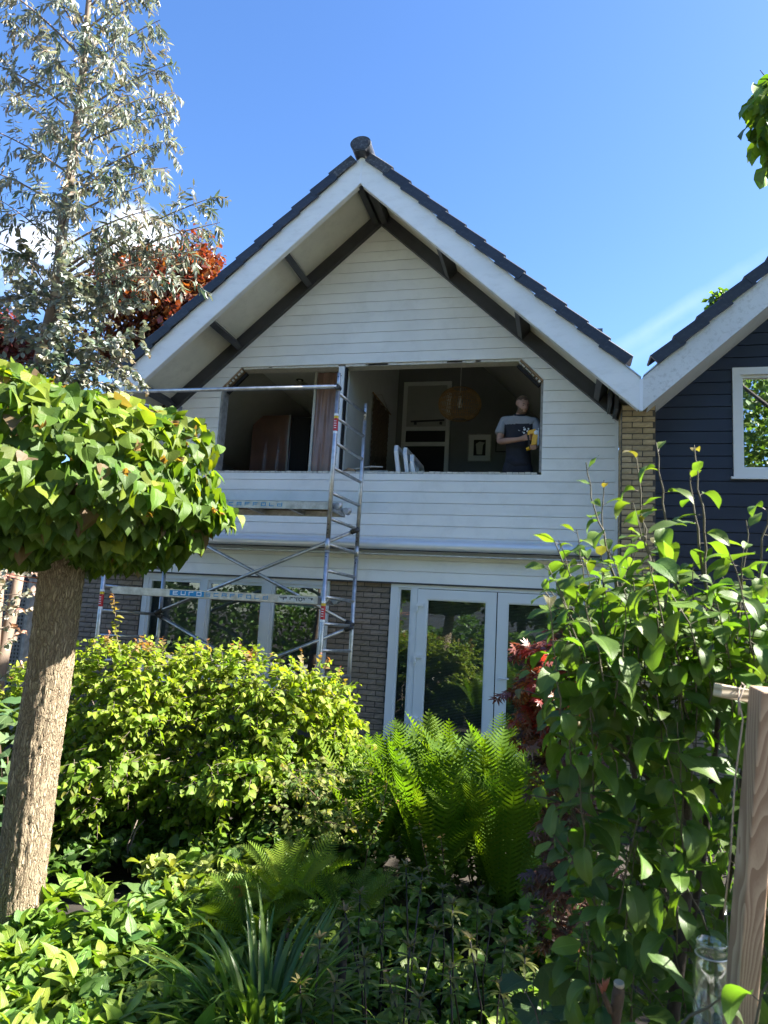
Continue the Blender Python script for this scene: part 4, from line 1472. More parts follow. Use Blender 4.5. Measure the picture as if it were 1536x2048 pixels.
pf = thing('framed_picture', 'white framed picture with a dark print leaning low on the far wall', 'picture', (-1.355, BY - .02, 4.35))
b = MB()
frame_rect(b, -1.552, -1.158, 4.335, 4.815, .016, BY - .03, BY - .002)
b.build('frame', M_['grey_wood'], pf)
MB().box(-1.536, -1.174, BY - .02, BY - .003, 4.351, 4.799).build('mount', M_['room_white'], pf)
MB().box(-1.455, -1.255, BY - .0215, BY - .0202, 4.44, 4.71).build('print', M_['black_gap'], pf)
MB().prism([(-1.40, 4.46), (-1.31, 4.46), (-1.30, 4.62), (-1.27, 4.66), (-1.36, 4.68), (-1.42, 4.64)], BY - .0225, BY - .0216).build('print_shape', M_['room_grey'], pf)
p2 = thing('small_picture', 'small dark picture on the far wall just behind the man', 'picture', (-1.03, BY - .02, 4.6))
b = MB(); frame_rect(b, -1.09, -.90, 4.50, 4.72, .014, BY - .03, BY - .002); b.build('frame', M_['black_gap'], p2)
MB().box(-1.076, -.914, BY - .02, BY - .003, 4.514, 4.706).build('print', M_['room_dark'], p2)

wh = thing('wall_hanging', 'brown woven wall hanging on a stick on the pale partition wall', 'wall hanging', (-2.80, 1.9, 4.5))
v, f = [], []
n1, n2 = 26, 30
for i in range(n1 + 1):
    for j in range(n2 + 1):
        yy = 1.36 + (2.40 - 1.36) * i / n1
        zz = 3.78 + (5.00 - 3.78) * j / n2
        v.append((-2.795 + .008 * ((i + j) % 2) + .010 * math.sin(i * .9), yy + .01 * math.sin(j), zz - .03 * (j == 0) * (i % 2)))
for i in range(n1):
    for j in range(n2):
        a = i * (n2 + 1) + j
        f.append((a, a + n2 + 1, a + n2 + 2, a + 1))
MB().add(v, f, 0, False).build('weave', M_['rug'], wh)
MB().tube([(-2.79, 1.30, 5.015), (-2.79, 2.46, 5.015)], .012, 8).build('stick', M_['raw_wood'], wh)
MB().tube([(-2.79, 1.45, 5.02), (-2.805, 1.88, 5.17), (-2.79, 2.32, 5.02)], .003, 5).build('string', M_['rope'], wh)

# sawn-out window frames stacked inside
def sash(x, y, lean, w, h, label):
    o = thing('old_window_frame', label, 'window frame', (x, y, 3.50), 'sawn out window frames stacked in the hole')
    b = MB()
    W = .06
    c = .10
    poly = [(0, 0), (0, h - c), (c * .8, h), (w, h), (w, 0)]
    inner = [(W, W), (W, h - c - .02), (c * .8 + .03, h - W), (w - W, h - W), (w - W, W)]
    n = 5
    th = .05
    def tf(p, t):   # the frame plane stands along Y, leaning to +X
        a, z = p
        return (x + lean * z + t, y + a, 3.505 + z)
    for k in range(n):
        q = [poly[k], poly[(k + 1) % n], inner[(k + 1) % n], inner[k]]
        vv = [tf(p, 0) for p in q] + [tf(p, th) for p in q]
        b.add(vv, [(0, 1, 2, 3), (7, 6, 5, 4), (0, 4, 5, 1), (1, 5, 6, 2), (2, 6, 7, 3), (3, 7, 4, 0)])
    b.build('frame_bars', M_['frame_white'], o)
    return o


sash(-2.10, .22, -.16, .95, .44, 'white sawn-out window frame leaning in the hole, outermost of the stack')
sash(-1.99, .26, -.16, .90, .42, 'white sawn-out window frame leaning in the hole, middle of the stack')
sash(-1.90, .24, -.18, .80, .32, 'white sawn-out window frame, innermost of the stack and nearest the inner door')
MB_ = MB()
ob = thing('stacked_boards', 'grey boards lying along the bottom of the hole beside the window frames', 'boards', (-2.4, .25, 3.5))
for i in range(4):
    MB().box(-2.78 + .01 * i, -2.17 - .02 * i, .19 + .02 * i, .34, 3.502 + i * .024, 3.522 + i * .024).build('board', M_['grey_wood'], ob)
ow = thing('offcuts', 'loose white offcuts lying on the boards below the wall hanging', 'offcuts', (-2.6, .28, 3.6))
for i in range(6):
    a = rnd.uniform(-.4, .4)
    p = np.array([-2.72 + i * .05, .24, 3.605 + .008 * i])
    MB().beam(p, p + np.array([.16 * math.cos(a), .05, .03 * math.sin(a) + .01]), .025, .012).build('offcut', M_['panel_core'], ow)
wk = thing('wood_block', 'brown wooden block lying at the foot of the white middle post', 'wood', (-2.76, .14, 3.52))
b = MB()
b.sweep([(0, 0), (.16, 0), (.16, .05), (.07, .07), (.0, .03)], (-2.80, .09, 3.525), (-2.80, .16, 3.525), (1, 0, 0), (0, 0, 1))
b.build('block', M_['raw_wood'], wk)

# wrapped wardrobe in the left room
def sheet(name, parent, m, x0, x1, z0, z1, y, amp, n=26, k=16, seed=1, xslant=0.0, gather=0.0):
    r = random.Random(seed)
    ph = [r.uniform(0, 6.28) for _ in range(6)]
    v, f = [], []
    for j in range(k + 1):
        t = j / k
        for i in range(n + 1):
            s = i / n
            x = x0 + (x1 - x0) * s + xslant * (1 - t)
            w = amp * (math.sin(s * 21 + ph[0] + 2.2 * t * gather) + .6 * math.sin(s * 43 + ph[1] - 3 * t * gather) + .5 * math.sin(s * 13 + t * 6 + ph[2]))
            v.append((x, y + w, z0 + (z1 - z0) * t))
    for j in range(k):
        for i in range(n):
            a = j * (n + 1) + i
            f.append((a, a + 1, a + n + 2, a + n + 1))
    return MB().add(v, f, 0, True).build(name, m, parent)


wd = thing('wrapped_wardrobe', 'tall brown wardrobe wrapped in clear plastic in the dark left room', 'wardrobe', (-4.4, 1.8, FZ))
MB().box(-4.84, -4.20, 1.6, 2.2, FZ, 4.77).build('carcass', M_['plastic_brown'], wd)
MB().box(-4.198, -3.90, 1.66, 2.2, FZ, 4.75).build('side_part', M_['black_gap'], wd)
M_['film'] = glass_mat('film', 0.035, (0.95, 0.95, 0.95), 0.22)
sheet('plastic_film', wd, M_['film'], -4.90, -4.16, FZ, 4.80, 1.57, .007, seed=3, gather=1.8)
MB().box(-4.225, -4.20, 1.585, 1.599, FZ, 4.77).build('corner_strip', M_['room_grey'], wd)
cs = thing('plastic_curtain', 'pinkish brown plastic sheet hung between the white posts in the hole', 'plastic sheet', (-3.2, .62, 5.0))
sheet('sheet', cs, M_['plastic_pink'], -3.44, -2.905, FZ, 5.10, .63, .011, 40, 22, 8, 0, 1.6)

# ================================================================== wooden trellis post, rail, string and jar at the right
tp = thing('trellis_post', 'weathered square wooden post at the right edge with a short rail on top', 'post', at(1470, 2300, 1.25))
A, B = at(1456, 2330, 1.25), at(1532, 1378, 1.25)
ax = nrm(B - A)
su = nrm(np.array([.97, .24, 0]))
fo = np.cross(su, ax)
b = MB()
b.beam(A, B, .038, .046, fo)
post = b.build('post', M_['post_wood'], tp)
bev = post.modifiers.new('bevel', 'BEVEL'); bev.width = .003; bev.segments = 2
Ra, Rb = at(1434, 1380, 1.31), at(1580, 1408, 1.31)
b = MB(); b.beam(Ra, Rb, .03, .024)
rail = b.build('rail', M_['rail_wood'], tp)
bev = rail.modifiers.new('bevel', 'BEVEL'); bev.width = .002; bev.segments = 2
sg = thing('string_loop', 'grey string looped round the rail end and hanging beside the wooden post', 'string', at(1480, 1390, 1.27))
pl = [at(1478, 1430, 1.27), at(1477, 1385, 1.29), at(1484, 1366, 1.31), at(1490, 1372, 1.26), at(1478, 1400, 1.25), at(1486, 1440, 1.24), at(1470, 1560, 1.24), at(1462, 1700, 1.24), at(1448, 1830, 1.24)]
MB().tube(pl, .0016, 5).build('cord', M_['rope'], sg)
jc = at(1424, 1990, 1.36)
jar = thing('glass_jar', 'empty clear glass jar hanging low beside the wooden post', 'jar', jc)
M_['jar_glass'] = glass_mat('jar_glass', 0.10, (0.86, 0.90, 0.88))
b = MB()
r = .034
prof_j = [(.0, -.075), (r * .9, -.075), (r, -.068), (r, .045), (r * .93, .060), (r * .80, .070), (r * .80, .074), (r * .84, .076), (r * .84, .080), (r * .80, .083), (r * .80, .087), (r * .84, .089), (r * .84, .093), (r * .80, .096), (r * .76, .096), (r * .76, .070), (r * .9, .055), (r * .96, .042), (r * .96, -.066), (0, -.070)]
b.lathe(prof_j, jc, 28)
b.build('glass', M_['jar_glass'], jar)
MB().tube([jc + [r * .86 * math.cos(a), r * .86 * math.sin(a), .0715] for a in np.linspace(0, 6.283, 25)], .0016, 5).build('wire', M_['alu'], jar)
MB().tube([jc + [r * .86, 0, .072], jc + [.03, .01, .16], at(1450, 1830, 1.27)], .0012, 5).build('wire', M_['alu'], jar)

# pruned stub in front
st = thing('pruned_stub', 'short pruned branch stub with a pale cut top at the bottom edge', 'branch', at(1225, 2080, 1.5))
M_['bark_brown'] = mat('bark_brown', (0.085, 0.055, 0.036), 0.9, var=0.35, vscale=20, bump=0.6, bscale=60)
M_['bark_pale'] = mat('bark_pale', (0.14, 0.11, 0.09), 0.9, var=0.35, vscale=20, bump=0.6, bscale=60)
M_['bark_dark'] = mat('bark_dark', (0.05, 0.04, 0.034), 0.9, var=0.3, vscale=20, bump=0.6, bscale=60)
M_['cut_wood'] = mat('cut_wood', (0.42, 0.36, 0.28), 0.85, var=0.2, vscale=40)
b = MB()
g0 = [at(1228, 2500, 1.5), at(1226, 2200, 1.5), at(1228, 2060, 1.5), at(1236, 1990, 1.5), at(1238, 1972, 1.5)]
b.tube(g0, [.014, .012, .0115, .0125, .0115], 12, bump=lambda i, k: .06 * math.sin(i * 3 + k * 2))
b.tube([at(1228, 2040, 1.5), at(1208, 1990, 1.49), at(1204, 1975, 1.49)], [.007, .005, .003], 8)
sb = b.build('stem', M_['bark_brown'], st)
MB().tube([at(1238, 1972, 1.5), at(1238, 1964, 1.5)], .0105, 12).build('cut_top', M_['cut_wood'], st)
b = MB()
for i in range(6):
    p0 = at(1206 + i, 1990 - i * 2, 1.49)
    p1 = at(1195 + i * 5, 1962 + rnd.uniform(-8, 8), 1.48)
    b.tube([p0, (p0 + p1) / 2 + [0, 0, .002], p1], [.0018, .0022, .0005], 5)
M_['bud_red'] = mat('bud_red', (0.32, 0.12, 0.08), 0.6)
b.build('buds', M_['bud_red'], st)

# ================================================================== plants: leaf templates
def leaf_tpl(name, w, n=5, cols=2, fold=0.25, droop=0.6, wave=0.0, tooth=0.0, seed=0, twist=0.0):
    """blade of length 1 along +Y, normal +Z. w(t) half width; cols quads per half; fold lifts the sides; droop curls the tip down"""
    r = random.Random(seed)
    V, UV = [], []
    y, z, ang = 0.0, 0.0, 0.0
    C = 2 * cols + 1
    ph = r.uniform(0, 6)
    for i in range(n + 1):
        t = i / n
        if i:
            ang = droop * (t - .5 / n)
            y += math.cos(ang) / n; z -= math.sin(ang) / n
        wt = w(t)
        if tooth and 0 < i < n: wt *= 1 + tooth * (1 if i % 2 else -1)
        for k in range(C):
            u = (k - cols) / cols
            x = u * wt
            zz = z + fold * abs(x) + wave * abs(u) * math.sin(t * 9 + ph + (1.3 if u < 0 else 0)) + twist * u * wt * (t - .3)
            V.append((x, y + zz * 0, zz)); UV.append((.5 + .5 * u, t))
    F = [(i * C + k, i * C + k + 1, (i + 1) * C + k + 1, (i + 1) * C + k) for i in range(n) for k in range(C - 1)]
    return dict(name=name, V=np.array(V), F=np.array(F), UV=np.array(UV))


def heart(t): return .50 * (math.sin(math.pi * min(1, .16 + t * .84)) ** .8) * (1 - t) ** .42 * 1.12 if t < .999 else 0.0
def heart_w(t):
    pts = [(0, .10), (.06, .40), (.18, .52), (.35, .50), (.55, .38), (.75, .20), (.9, .07), (1, 0)]
    return float(np.interp(t, *zip(*pts)))
def ovate(t): return float(np.interp(t, [0, .08, .25, .45, .65, .85, 1], [.02, .20, .33, .34, .26, .11, 0]))
def pear(t): return float(np.interp(t, [0, .08, .25, .45, .65, .82, .93, 1], [.02, .12, .23, .27, .255, .18, .08, 0]))
def lance(t): return float(np.interp(t, [0, .1, .3, .55, .8, 1], [.01, .07, .11, .105, .06, 0]))
def euc_round(t): return float(np.interp(t, [0, .1, .35, .6, .85, 1], [.03, .22, .36, .34, .2, 0]))
def euc_long(t): return float(np.interp(t, [0, .1, .3, .6, .85, 1], [.01, .08, .125, .11, .05, 0]))
def hedge_w(t): return float(np.interp(t, [0, .07, .25, .5, .75, .92, 1], [.05, .27, .40, .36, .22, .08, 0]))
def round_w(t): return float(np.interp(t, [0, .07, .25, .5, .75, .92, 1], [.12, .34, .46, .46, .34, .16, 0]))
def comf(t): return float(np.interp(t, [0, .1, .3, .5, .75, 1], [.03, .16, .25, .23, .12, 0]))


def maple_tpl(name, seed=0):
    """palmate leaf of seven pointed lobes"""
    r = random.Random(seed)
    V, UV, F = [(0, 0, 0)], [(.5, 0)], []
    lob = [(-115, .5), (-75, .75), (-38, .95), (0, 1.0), (38, .95), (75, .75), (115, .5)]
    prev = None
    for a, l in lob:
        a = math.radians(a)
        d = np.array([math.sin(a), math.cos(a)]); s = np.array([d[1], -d[0]])
        i0 = len(V)
        for p, z in ((d * l * .38 - s * .10, .02), (d * l * .62 - s * .09, .0), (d * l, -.10 * l), (d * l * .62 + s * .09, .0), (d * l * .38 + s * .10, .02)):
            V.append((p[0], p[1] + .05, z)); UV.append((.5 + .3 * s[0], .5))
        F += [(0, i0, i0 + 4, 0)[:3], (i0, i0 + 1, i0 + 3, i0 + 4), (i0 + 1, i0 + 2, i0 + 3)]
    FF = np.array([f if len(f) == 4 else (*f, f[2]) for f in F])
    return dict(name=name, V=np.array(V), F=FF, UV=np.array(UV), polys=F)


def arrays_to_mesh(name, V, polys_flat, starts, UV=None, tint=None, smooth=True):
    me = bpy.data.meshes.new(name)
    me.vertices.add(len(V)); me.vertices.foreach_set('co', np.ascontiguousarray(V, dtype=np.float32).ravel())
    me.loops.add(len(polys_flat)); me.loops.foreach_set('vertex_index', polys_flat.astype(np.int32))
    me.polygons.add(len(starts)); me.polygons.foreach_set('loop_start', starts.astype(np.int32))
    if smooth: me.polygons.foreach_set('use_smooth', np.ones(len(starts), dtype=bool))
    if UV is not None:
        l = me.uv_layers.new(name='uv'); l.data.foreach_set('uv', UV[polys_flat].astype(np.float32).ravel())
    if tint is not None:
        a = me.attributes.new('tint', 'FLOAT_COLOR', 'POINT')
        a.data.foreach_set('color', np.concatenate([tint, np.ones((len(tint), 1))], 1).astype(np.float32).ravel())
    me.update(calc_edges=True)
    return me


class Leaves:
    def __init__(self, tpls):
        self.t = tpls
        self.k, self.p, self.d, self.n, self.s, self.c = [], [], [], [], [], []

    def add(self, p, d, n, s, c, k=None):
        self.p.append(p); self.d.append(d); self.n.append(n); self.s.append(s); self.c.append(c)
        self.k.append(rnd.randrange(len(self.t)) if k is None else k)

    def finish(self, parent, material, n_parts=300, part='leaf', rest='foliage', min_px=9.0):
        P = np.array(self.p, float); D = nrm(np.array(self.d, float)); Nn = np.array(self.n, float)
        S = np.array(self.s, float); Cc = np.clip(np.array(self.c, float), 0.001, 1); K = np.array(self.k)
        Xv = np.cross(D, Nn); bad = np.linalg.norm(Xv, axis=1) < 1e-4; Xv[bad] = np.cross(D[bad], [.3, .5, .8]); Xv = nrm(Xv)
        Zv = np.cross(Xv, D)
        R = np.stack([Xv, D, Zv], axis=2)
        allV, allF, allU, allT, own = [], [], [], [], []
        base = 0
        idxs = []
        for k, t in enumerate(self.t):
            ix = np.where(K == k)[0]
            if len(ix) == 0: continue
            V = np.einsum('nij,vj->nvi', R[ix], t['V']) * S[ix, None, None] + P[ix, None, :]
            m = len(t['V'])
            F = t['F'][None] + (np.arange(len(ix)) * m)[:, None, None] + base
            allV.append(V.reshape(-1, 3)); allF.append(F.reshape(-1, 4)); allU.append(np.tile(t['UV'], (len(ix), 1)))
            allT.append(np.repeat(Cc[ix], m, axis=0)); own.append(np.repeat(ix, len(t['F'])))
            base += m * len(ix)
        V = np.concatenate(allV); Fq = np.concatenate(allF); U = np.concatenate(allU); T = np.concatenate(allT); own = np.concatenate(own)
        single = np.zeros(len(P), bool)
        if n_parts:
            ctr = P + D * (S * .5)[:, None]
            d = ctr - CAM; z = d @ CF
            sx = 768 + F_PX * (d @ CR) / np.maximum(z, .01); sy = 1024 - F_PX * (d @ CU) / np.maximum(z, .01)
            inside = (z > .2) & (sx > -5) & (sx < 1541) & (sy > -5) & (sy < 2053)
            view = nrm(d)
            size = S * F_PX / np.maximum(z, .2) * (.35 + .65 * np.abs(np.sum(view * Zv, axis=1)))
            cand = np.where(inside & (size > min_px))[0]
            cand = cand[np.argsort(-size[cand])][:n_parts * 6]
            bvh = BVHTree.FromPolygons([tuple(v) for v in V], [tuple(f) for f in Fq]) if len(Fq) < 160000 else None
            got = 0
            cv = Vector(CAM)
            for i in cand:
                if bvh is not None:
                    c = Vector(ctr[i]); dv = (c - cv); L = dv.length
                    h = bvh.ray_cast(cv, dv / L, L - S[i] * .45)
                    if h[0] is not None: continue
                single[i] = True; got += 1
                if got >= n_parts: break
            meshes = []
            for t in self.t:
                F = t['F']
                me = bpy.data.meshes.new(part)
                fl = t.get('polys') or [tuple(f) for f in F]
                me.from_pydata([tuple(v) for v in t['V']], [], fl)
                l = me.uv_layers.new(name='uv')
                lv = np.zeros(len(me.loops), np.int32); me.loops.foreach_get('vertex_index', lv)
                l.data.foreach_set('uv', t['UV'][lv].astype(np.float32).ravel())
                me.polygons.foreach_set('use_smooth', [True] * len(me.polygons))
                me.materials.append(material); meshes.append(me)
            inv = BASE[parent.name]
            for i in np.where(single)[0]:
                o = bpy.data.objects.new(part, meshes[K[i]])
                COL.objects.link(o); o.parent = parent; o.matrix_parent_inverse = inv
                m = Matrix.Identity(4)
                for a in range(3):
                    for b in range(3): m[a][b] = R[i, a, b] * S[i]
                    m[a][3] = P[i, a]
                o.matrix_basis = m
                o.color = (*[float(x) for x in Cc[i]], 1)
        keep = ~single[own]
        Fk = Fq[keep]
        if len(Fk):
            tri = Fk[:, 2] == Fk[:, 3]
            flat = []
            if tri.any():
                quads, tris = Fk[~tri], Fk[tri][:, :3]
                flat = np.concatenate([quads.ravel(), tris.ravel()])
                starts = np.concatenate([np.arange(len(quads)) * 4, len(quads) * 4 + np.arange(len(tris)) * 3])
            else:
                flat = Fk.ravel(); starts = np.arange(len(Fk)) * 4
            used = np.unique(flat); remap = np.zeros(len(V), np.int64); remap[used] = np.arange(len(used))
            me = arrays_to_mesh(rest, V[used], remap[flat], starts, U[used], T[used])
            o = obj(rest, me, parent, material, 'stuff' if n_parts is not None else None)
            o.color = (0, 0, 0, 1)
            return o


def vary(c, v=.18, hue=.08):
    k = 1 + rnd.gauss(0, v)
    k = max(.5, min(1.7, k))
    return (c[0] * k * (1 + rnd.gauss(0, hue)), c[1] * k, c[2] * k * (1 + rnd.gauss(0, hue)))


def mixc(a, b, t): return tuple(x + (y - x) * t for x, y in zip(a, b))


def rand_dir():
    v = rng.normal(size=3)
    return v / np.linalg.norm(v)


UP = np.array([0, 0, 1.0])


def spray(L, p, d, length, nl, size, tint, tip_tint=None, droop=.5, flat=.6, twig=None, tr=.002, hang=.35, start=.15, curl=0.0, petiole=.0, tip_small=.5, spread=1.0):
    """a twig with leaves in two ranks"""
    p = np.array(p, float); d = nrm(d)
    pts = [p]
    n = max(4, nl // 2)
    cur = d.copy()
    for i in range(n):
        cur = nrm(cur + np.array([0, 0, -droop / n]) + rng.normal(size=3) * .06)
        pts.append(pts[-1] + cur * length / n)
    pts = np.array(pts)
    if twig is not None:
        twig.tube(pts, list(np.linspace(tr, tr * .35, len(pts))), 4, caps=False)
    side = rng.random() * math.pi
    for i in range(nl):
        t = start + (1 - start) * (i + rng.random() * .5) / nl
        f = t * (len(pts) - 1); k = min(int(f), len(pts) - 2)
        q = pts[k] + (pts[k + 1] - pts[k]) * (f - k)
        ax = nrm(pts[k + 1] - pts[k])
        s = np.cross(ax, UP)
        if np.linalg.norm(s) < .1: s = np.array([1.0, 0, 0])
        s = nrm(s); u = np.cross(s, ax)
        a = (side + (i % 2) * math.pi + rng.normal() * .5) if flat < rng.random() else ((0 if i % 2 else math.pi) + rng.normal() * .35)
        out = s * math.cos(a) + u * math.sin(a)
        ld = nrm(out * spread + ax * .55 + np.array([0, 0, -hang]) + rng.normal(size=3) * .22)
        nn = nrm(UP * .9 + out * .3 + rng.normal(size=3) * .35)
        sz = size * rng.uniform(.7, 1.15) * (1 - (1 - tip_small) * max(0, (t - .6) / .4))
        c = tint if tip_tint is None else mixc(tint, tip_tint, max(0, (t - .55) / .45) ** 1.3)
        L.add(q + ld * sz * petiole, ld, nn, sz, vary(c))
    return pts


# leaf blades
ML = {}
ML['catalpa'] = leaf_mat('leaf_catalpa', .52, .42, (1.8, 1.75, .42), .3, .30, .35, 7)
ML['hedge'] = leaf_mat('leaf_hedge', .5, .45, (1.5, 1.55, .5), .3, .25, .35, 8)
ML['pear'] = leaf_mat('leaf_pear', .45, .38, (1.8, 2.0, .5), .35, .55, .25, 11)
ML['euc'] = leaf_mat('leaf_euc', .50, .22, (1.2, 1.25, .8), .5, .15, .1, 5)
ML['fern'] = leaf_mat('leaf_fern', .7, .5, (1.65, 1.6, .35), .12, .2, 0, 6)
ML['comfrey'] = leaf_mat('leaf_comfrey', .5, .36, (1.7, 1.7, .55), .4, .4, .6, 8)
ML['blade'] = leaf_mat('leaf_blade', .38, .38, (1.7, 1.75, .5), .45, .25, 0, 1)
ML['maple'] = leaf_mat('leaf_maple', .35, .34, (1.7, 1.15, .6), .5, .2, .2, 5)
ML['dark'] = leaf_mat('leaf_dark', .45, .35, (1.8, 1.9, .6), .45, .25, .3, 7)

# ------------------------------------------------------------------ round-headed tree (left front)
tree_c = at(90, 1000, 3.2)
cat_base = at(22, 1960, 3.2)
cat = thing('round_headed_tree', 'small tree with thick ridged trunk and clipped round head of heart-shaped leaves', 'tree', (cat_base[0], cat_base[1], 0))
M_['bark_ridged'] = bark_mat('bark_ridged', (0.54, 0.44, 0.30), (0.20, 0.15, 0.10), 85, 8.5, .07)
tb = MB()
axis_pts = [at(15, 2080, 3.2), at(38, 1780, 3.2), at(72, 1520, 3.2), at(100, 1340, 3.2), at(122, 1160, 3.2), at(128, 1050, 3.2)]
px_w = [98, 93, 88, 84, 84, 86]
path, rad = [], []
NT = 150
for i in range(NT):
    t = i / (NT - 1) * (len(axis_pts) - 1); k = min(int(t), len(axis_pts) - 2); f = t - k
    path.append(axis_pts[k] * (1 - f) + axis_pts[k + 1] * f)
    rad.append((px_w[k] * (1 - f) + px_w[k + 1] * f) / 2 * 3.2 / F_PX * .99)
SD = 84
ridge = rng.normal(size=(NT, SD))
# vertical ridges that wander and break
lat = np.zeros((NT, SD))
off = 0
ph = rng.uniform(0, 6.28, 8)
for i in range(NT):
    for k in range(SD):
        a = 2 * math.pi * k / SD
        wob = .35 * math.sin(i * .09 + ph[0] + 2 * a) + .22 * math.sin(i * .21 + ph[1] + 3 * a)
        r1 = abs(math.sin(9 * (a + wob * .35) + ph[2])) ** .6
        r2 = abs(math.sin(16 * (a + wob * .25) + ph[3] + .12 * i)) ** .7
        brk = math.sin(i * .55 + 7 * math.sin(a * 5 + ph[4]) + ph[5])
        lat[i, k] = .050 * (r1 - .6) + .026 * (r2 - .6) + .016 * max(0, brk) + .018 * ridge[i, k]
tb.tube(path, rad, SD, bump=lambda i, k: lat[i, k])
tb.build('trunk', M_['bark_ridged'], cat)
fork = axis_pts[-1]
bb = MB()
for i in range(26):
    a = i * 2.4; e = rnd.uniform(-.1, .9)
    d = np.array([math.cos(a) * math.cos(e), math.sin(a) * math.cos(e), math.sin(e)])
    end = tree_c + d * np.array([.58, .58, .40]) * rnd.uniform(.75, 1)
    mid = fork * .55 + end * .45 + np.array([0, 0, .05])
    bb.tube([fork - [0, 0, .03], mid, end], [.022, .012, .004], 6, caps=False)
bb.build('branches', M_['bark_brown'], cat)
ctp = [leaf_tpl('catalpa', heart_w, 6, 3, f_, d_, w_, 0, s_, tw) for f_, d_, w_, s_, tw in ((.18, .5, .03, 1, .1), (.30, .9, .04, 2, -.2), (-.05, .7, .05, 3, .25), (.45, .6, .03, 4, 0))]
CL = Leaves(ctp)
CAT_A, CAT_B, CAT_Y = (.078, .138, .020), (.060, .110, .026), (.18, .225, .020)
CRX = .715
tree_c = at(90, 1000, 3.2)


def crown_point(v, e):
    rz = .50 if v[2] > 0 else .29
    lump = 1 + .045 * math.sin(v[0] * 7 + 1) + .05 * math.sin(v[1] * 6) + .05 * math.sin(v[2] * 9 + 2) + .04 * math.sin(v[0] * 17 + v[2] * 13)
    ex = (abs(v[0]) ** 2.3 + abs(v[1]) ** 2.3 + abs(v[2]) ** 2.3) ** (-1 / 2.3)
    return tree_c + v * ex * np.array([CRX, CRX, rz]) * lump * e


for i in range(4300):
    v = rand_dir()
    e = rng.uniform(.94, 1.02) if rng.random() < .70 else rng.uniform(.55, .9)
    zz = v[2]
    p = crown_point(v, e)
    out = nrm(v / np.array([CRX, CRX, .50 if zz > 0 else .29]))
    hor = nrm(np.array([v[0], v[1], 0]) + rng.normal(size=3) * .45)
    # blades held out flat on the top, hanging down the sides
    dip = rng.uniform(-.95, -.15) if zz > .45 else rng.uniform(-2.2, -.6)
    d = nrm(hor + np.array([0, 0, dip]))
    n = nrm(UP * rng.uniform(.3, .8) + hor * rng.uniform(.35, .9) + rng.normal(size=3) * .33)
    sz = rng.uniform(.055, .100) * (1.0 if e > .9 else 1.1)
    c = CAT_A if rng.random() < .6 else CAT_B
    if e > .9 and rng.random() < (.6 if zz > .35 else .12): c = mixc(c, CAT_Y, rng.uniform(.2, .9))  # top leaves yellowed more often: their sunlit look is put into the tint
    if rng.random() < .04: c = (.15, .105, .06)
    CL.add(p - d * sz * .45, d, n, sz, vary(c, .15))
# small bronze shoot tips standing out of the head
for i in range(95):
    v = rand_dir()
    if v[2] < -.35: continue
    p = crown_point(v, 1.03)
    for j in range(3):
        d = nrm(v + rng.normal(size=3) * .7 + UP * .3)
        CL.add(p, d, nrm(rng.normal(size=3)), rng.uniform(.02, .04), vary((.20, .125, .05), .2))
CL.finish(cat, ML['catalpa'], 300)

# ------------------------------------------------------------------ eucalyptus
euc = thing('eucalyptus_tree', 'tall grey-leaved eucalyptus rising behind the round-headed tree', 'tree', (-4.36, -3.9, 0))
eb = MB()
ED = 5.6
tr_px = [(-40, 1560, 36), (-10, 1180, 33), (40, 900, 29), (82, 720, 26), (112, 590, 23), (126, 450, 20), (148, 300, 17), (165, 150, 14), (178, 0, 11), (190, -160, 8), (205, -330, 4)]
tpath = [at(x, y, ED) for x, y, w in tr_px]
eb.tube(tpath, [w / 2 * ED / F_PX for x, y, w in tr_px], 14, bump=lambda i, k: .05 * math.sin(i * 2 + k * 1.7))
M_['euc_bark'] = mat('euc_bark', (0.17, 0.125, 0.095), 0.8, var=0.3, vscale=7, bump=0.35, bscale=30, dirt=(0.30, 0.23, 0.16), dscale=5, damt=.7, stretch=(1, 1, .35))
eb.build('trunk', M_['euc_bark'], euc)
for q_ in ([(-30, 1560, 5.6), (-5, 1360, 5.65), (28, 1200, 5.75), (60, 1040, 5.9)],):
    MB().tube([at(*p_) for p_ in q_], [.075, .055, .045, .03], 12, bump=lambda i, k: .05 * math.sin(i * 2 + k * 1.7)).build('stem', M_['euc_bark'], euc)
etp = [leaf_tpl('euc', euc_long, 4, 1, .15, .5, 0, 0, 1), leaf_tpl('euc', euc_long, 4, 1, .25, .9, 0, 0, 2), leaf_tpl('euc', euc_long, 4, 1, .05, -.4, 0, 0, 3),
       leaf_tpl('euc', euc_round, 4, 1, .12, .3, 0, 0, 4), leaf_tpl('euc', euc_round, 4, 1, .25, .6, 0, 0, 5)]
EL = Leaves(etp)
E_G, E_P, E_W, E_D = (.165, .195, .17), (.26, .235, .185), (.29, .315, .285), (.11, .15, .115)
etw = MB()


def trunk_at(ypx):
    for a, b in zip(tr_px[:-1], tr_px[1:]):
        if b[1] <= ypx <= a[1]:
            t = (a[1] - ypx) / (a[1] - b[1])
            return at(a[0] + (b[0] - a[0]) * t, ypx, ED), a[0] + (b[0] - a[0]) * t
    return at(*tr_px[-1][:2], ED), tr_px[-1][0]


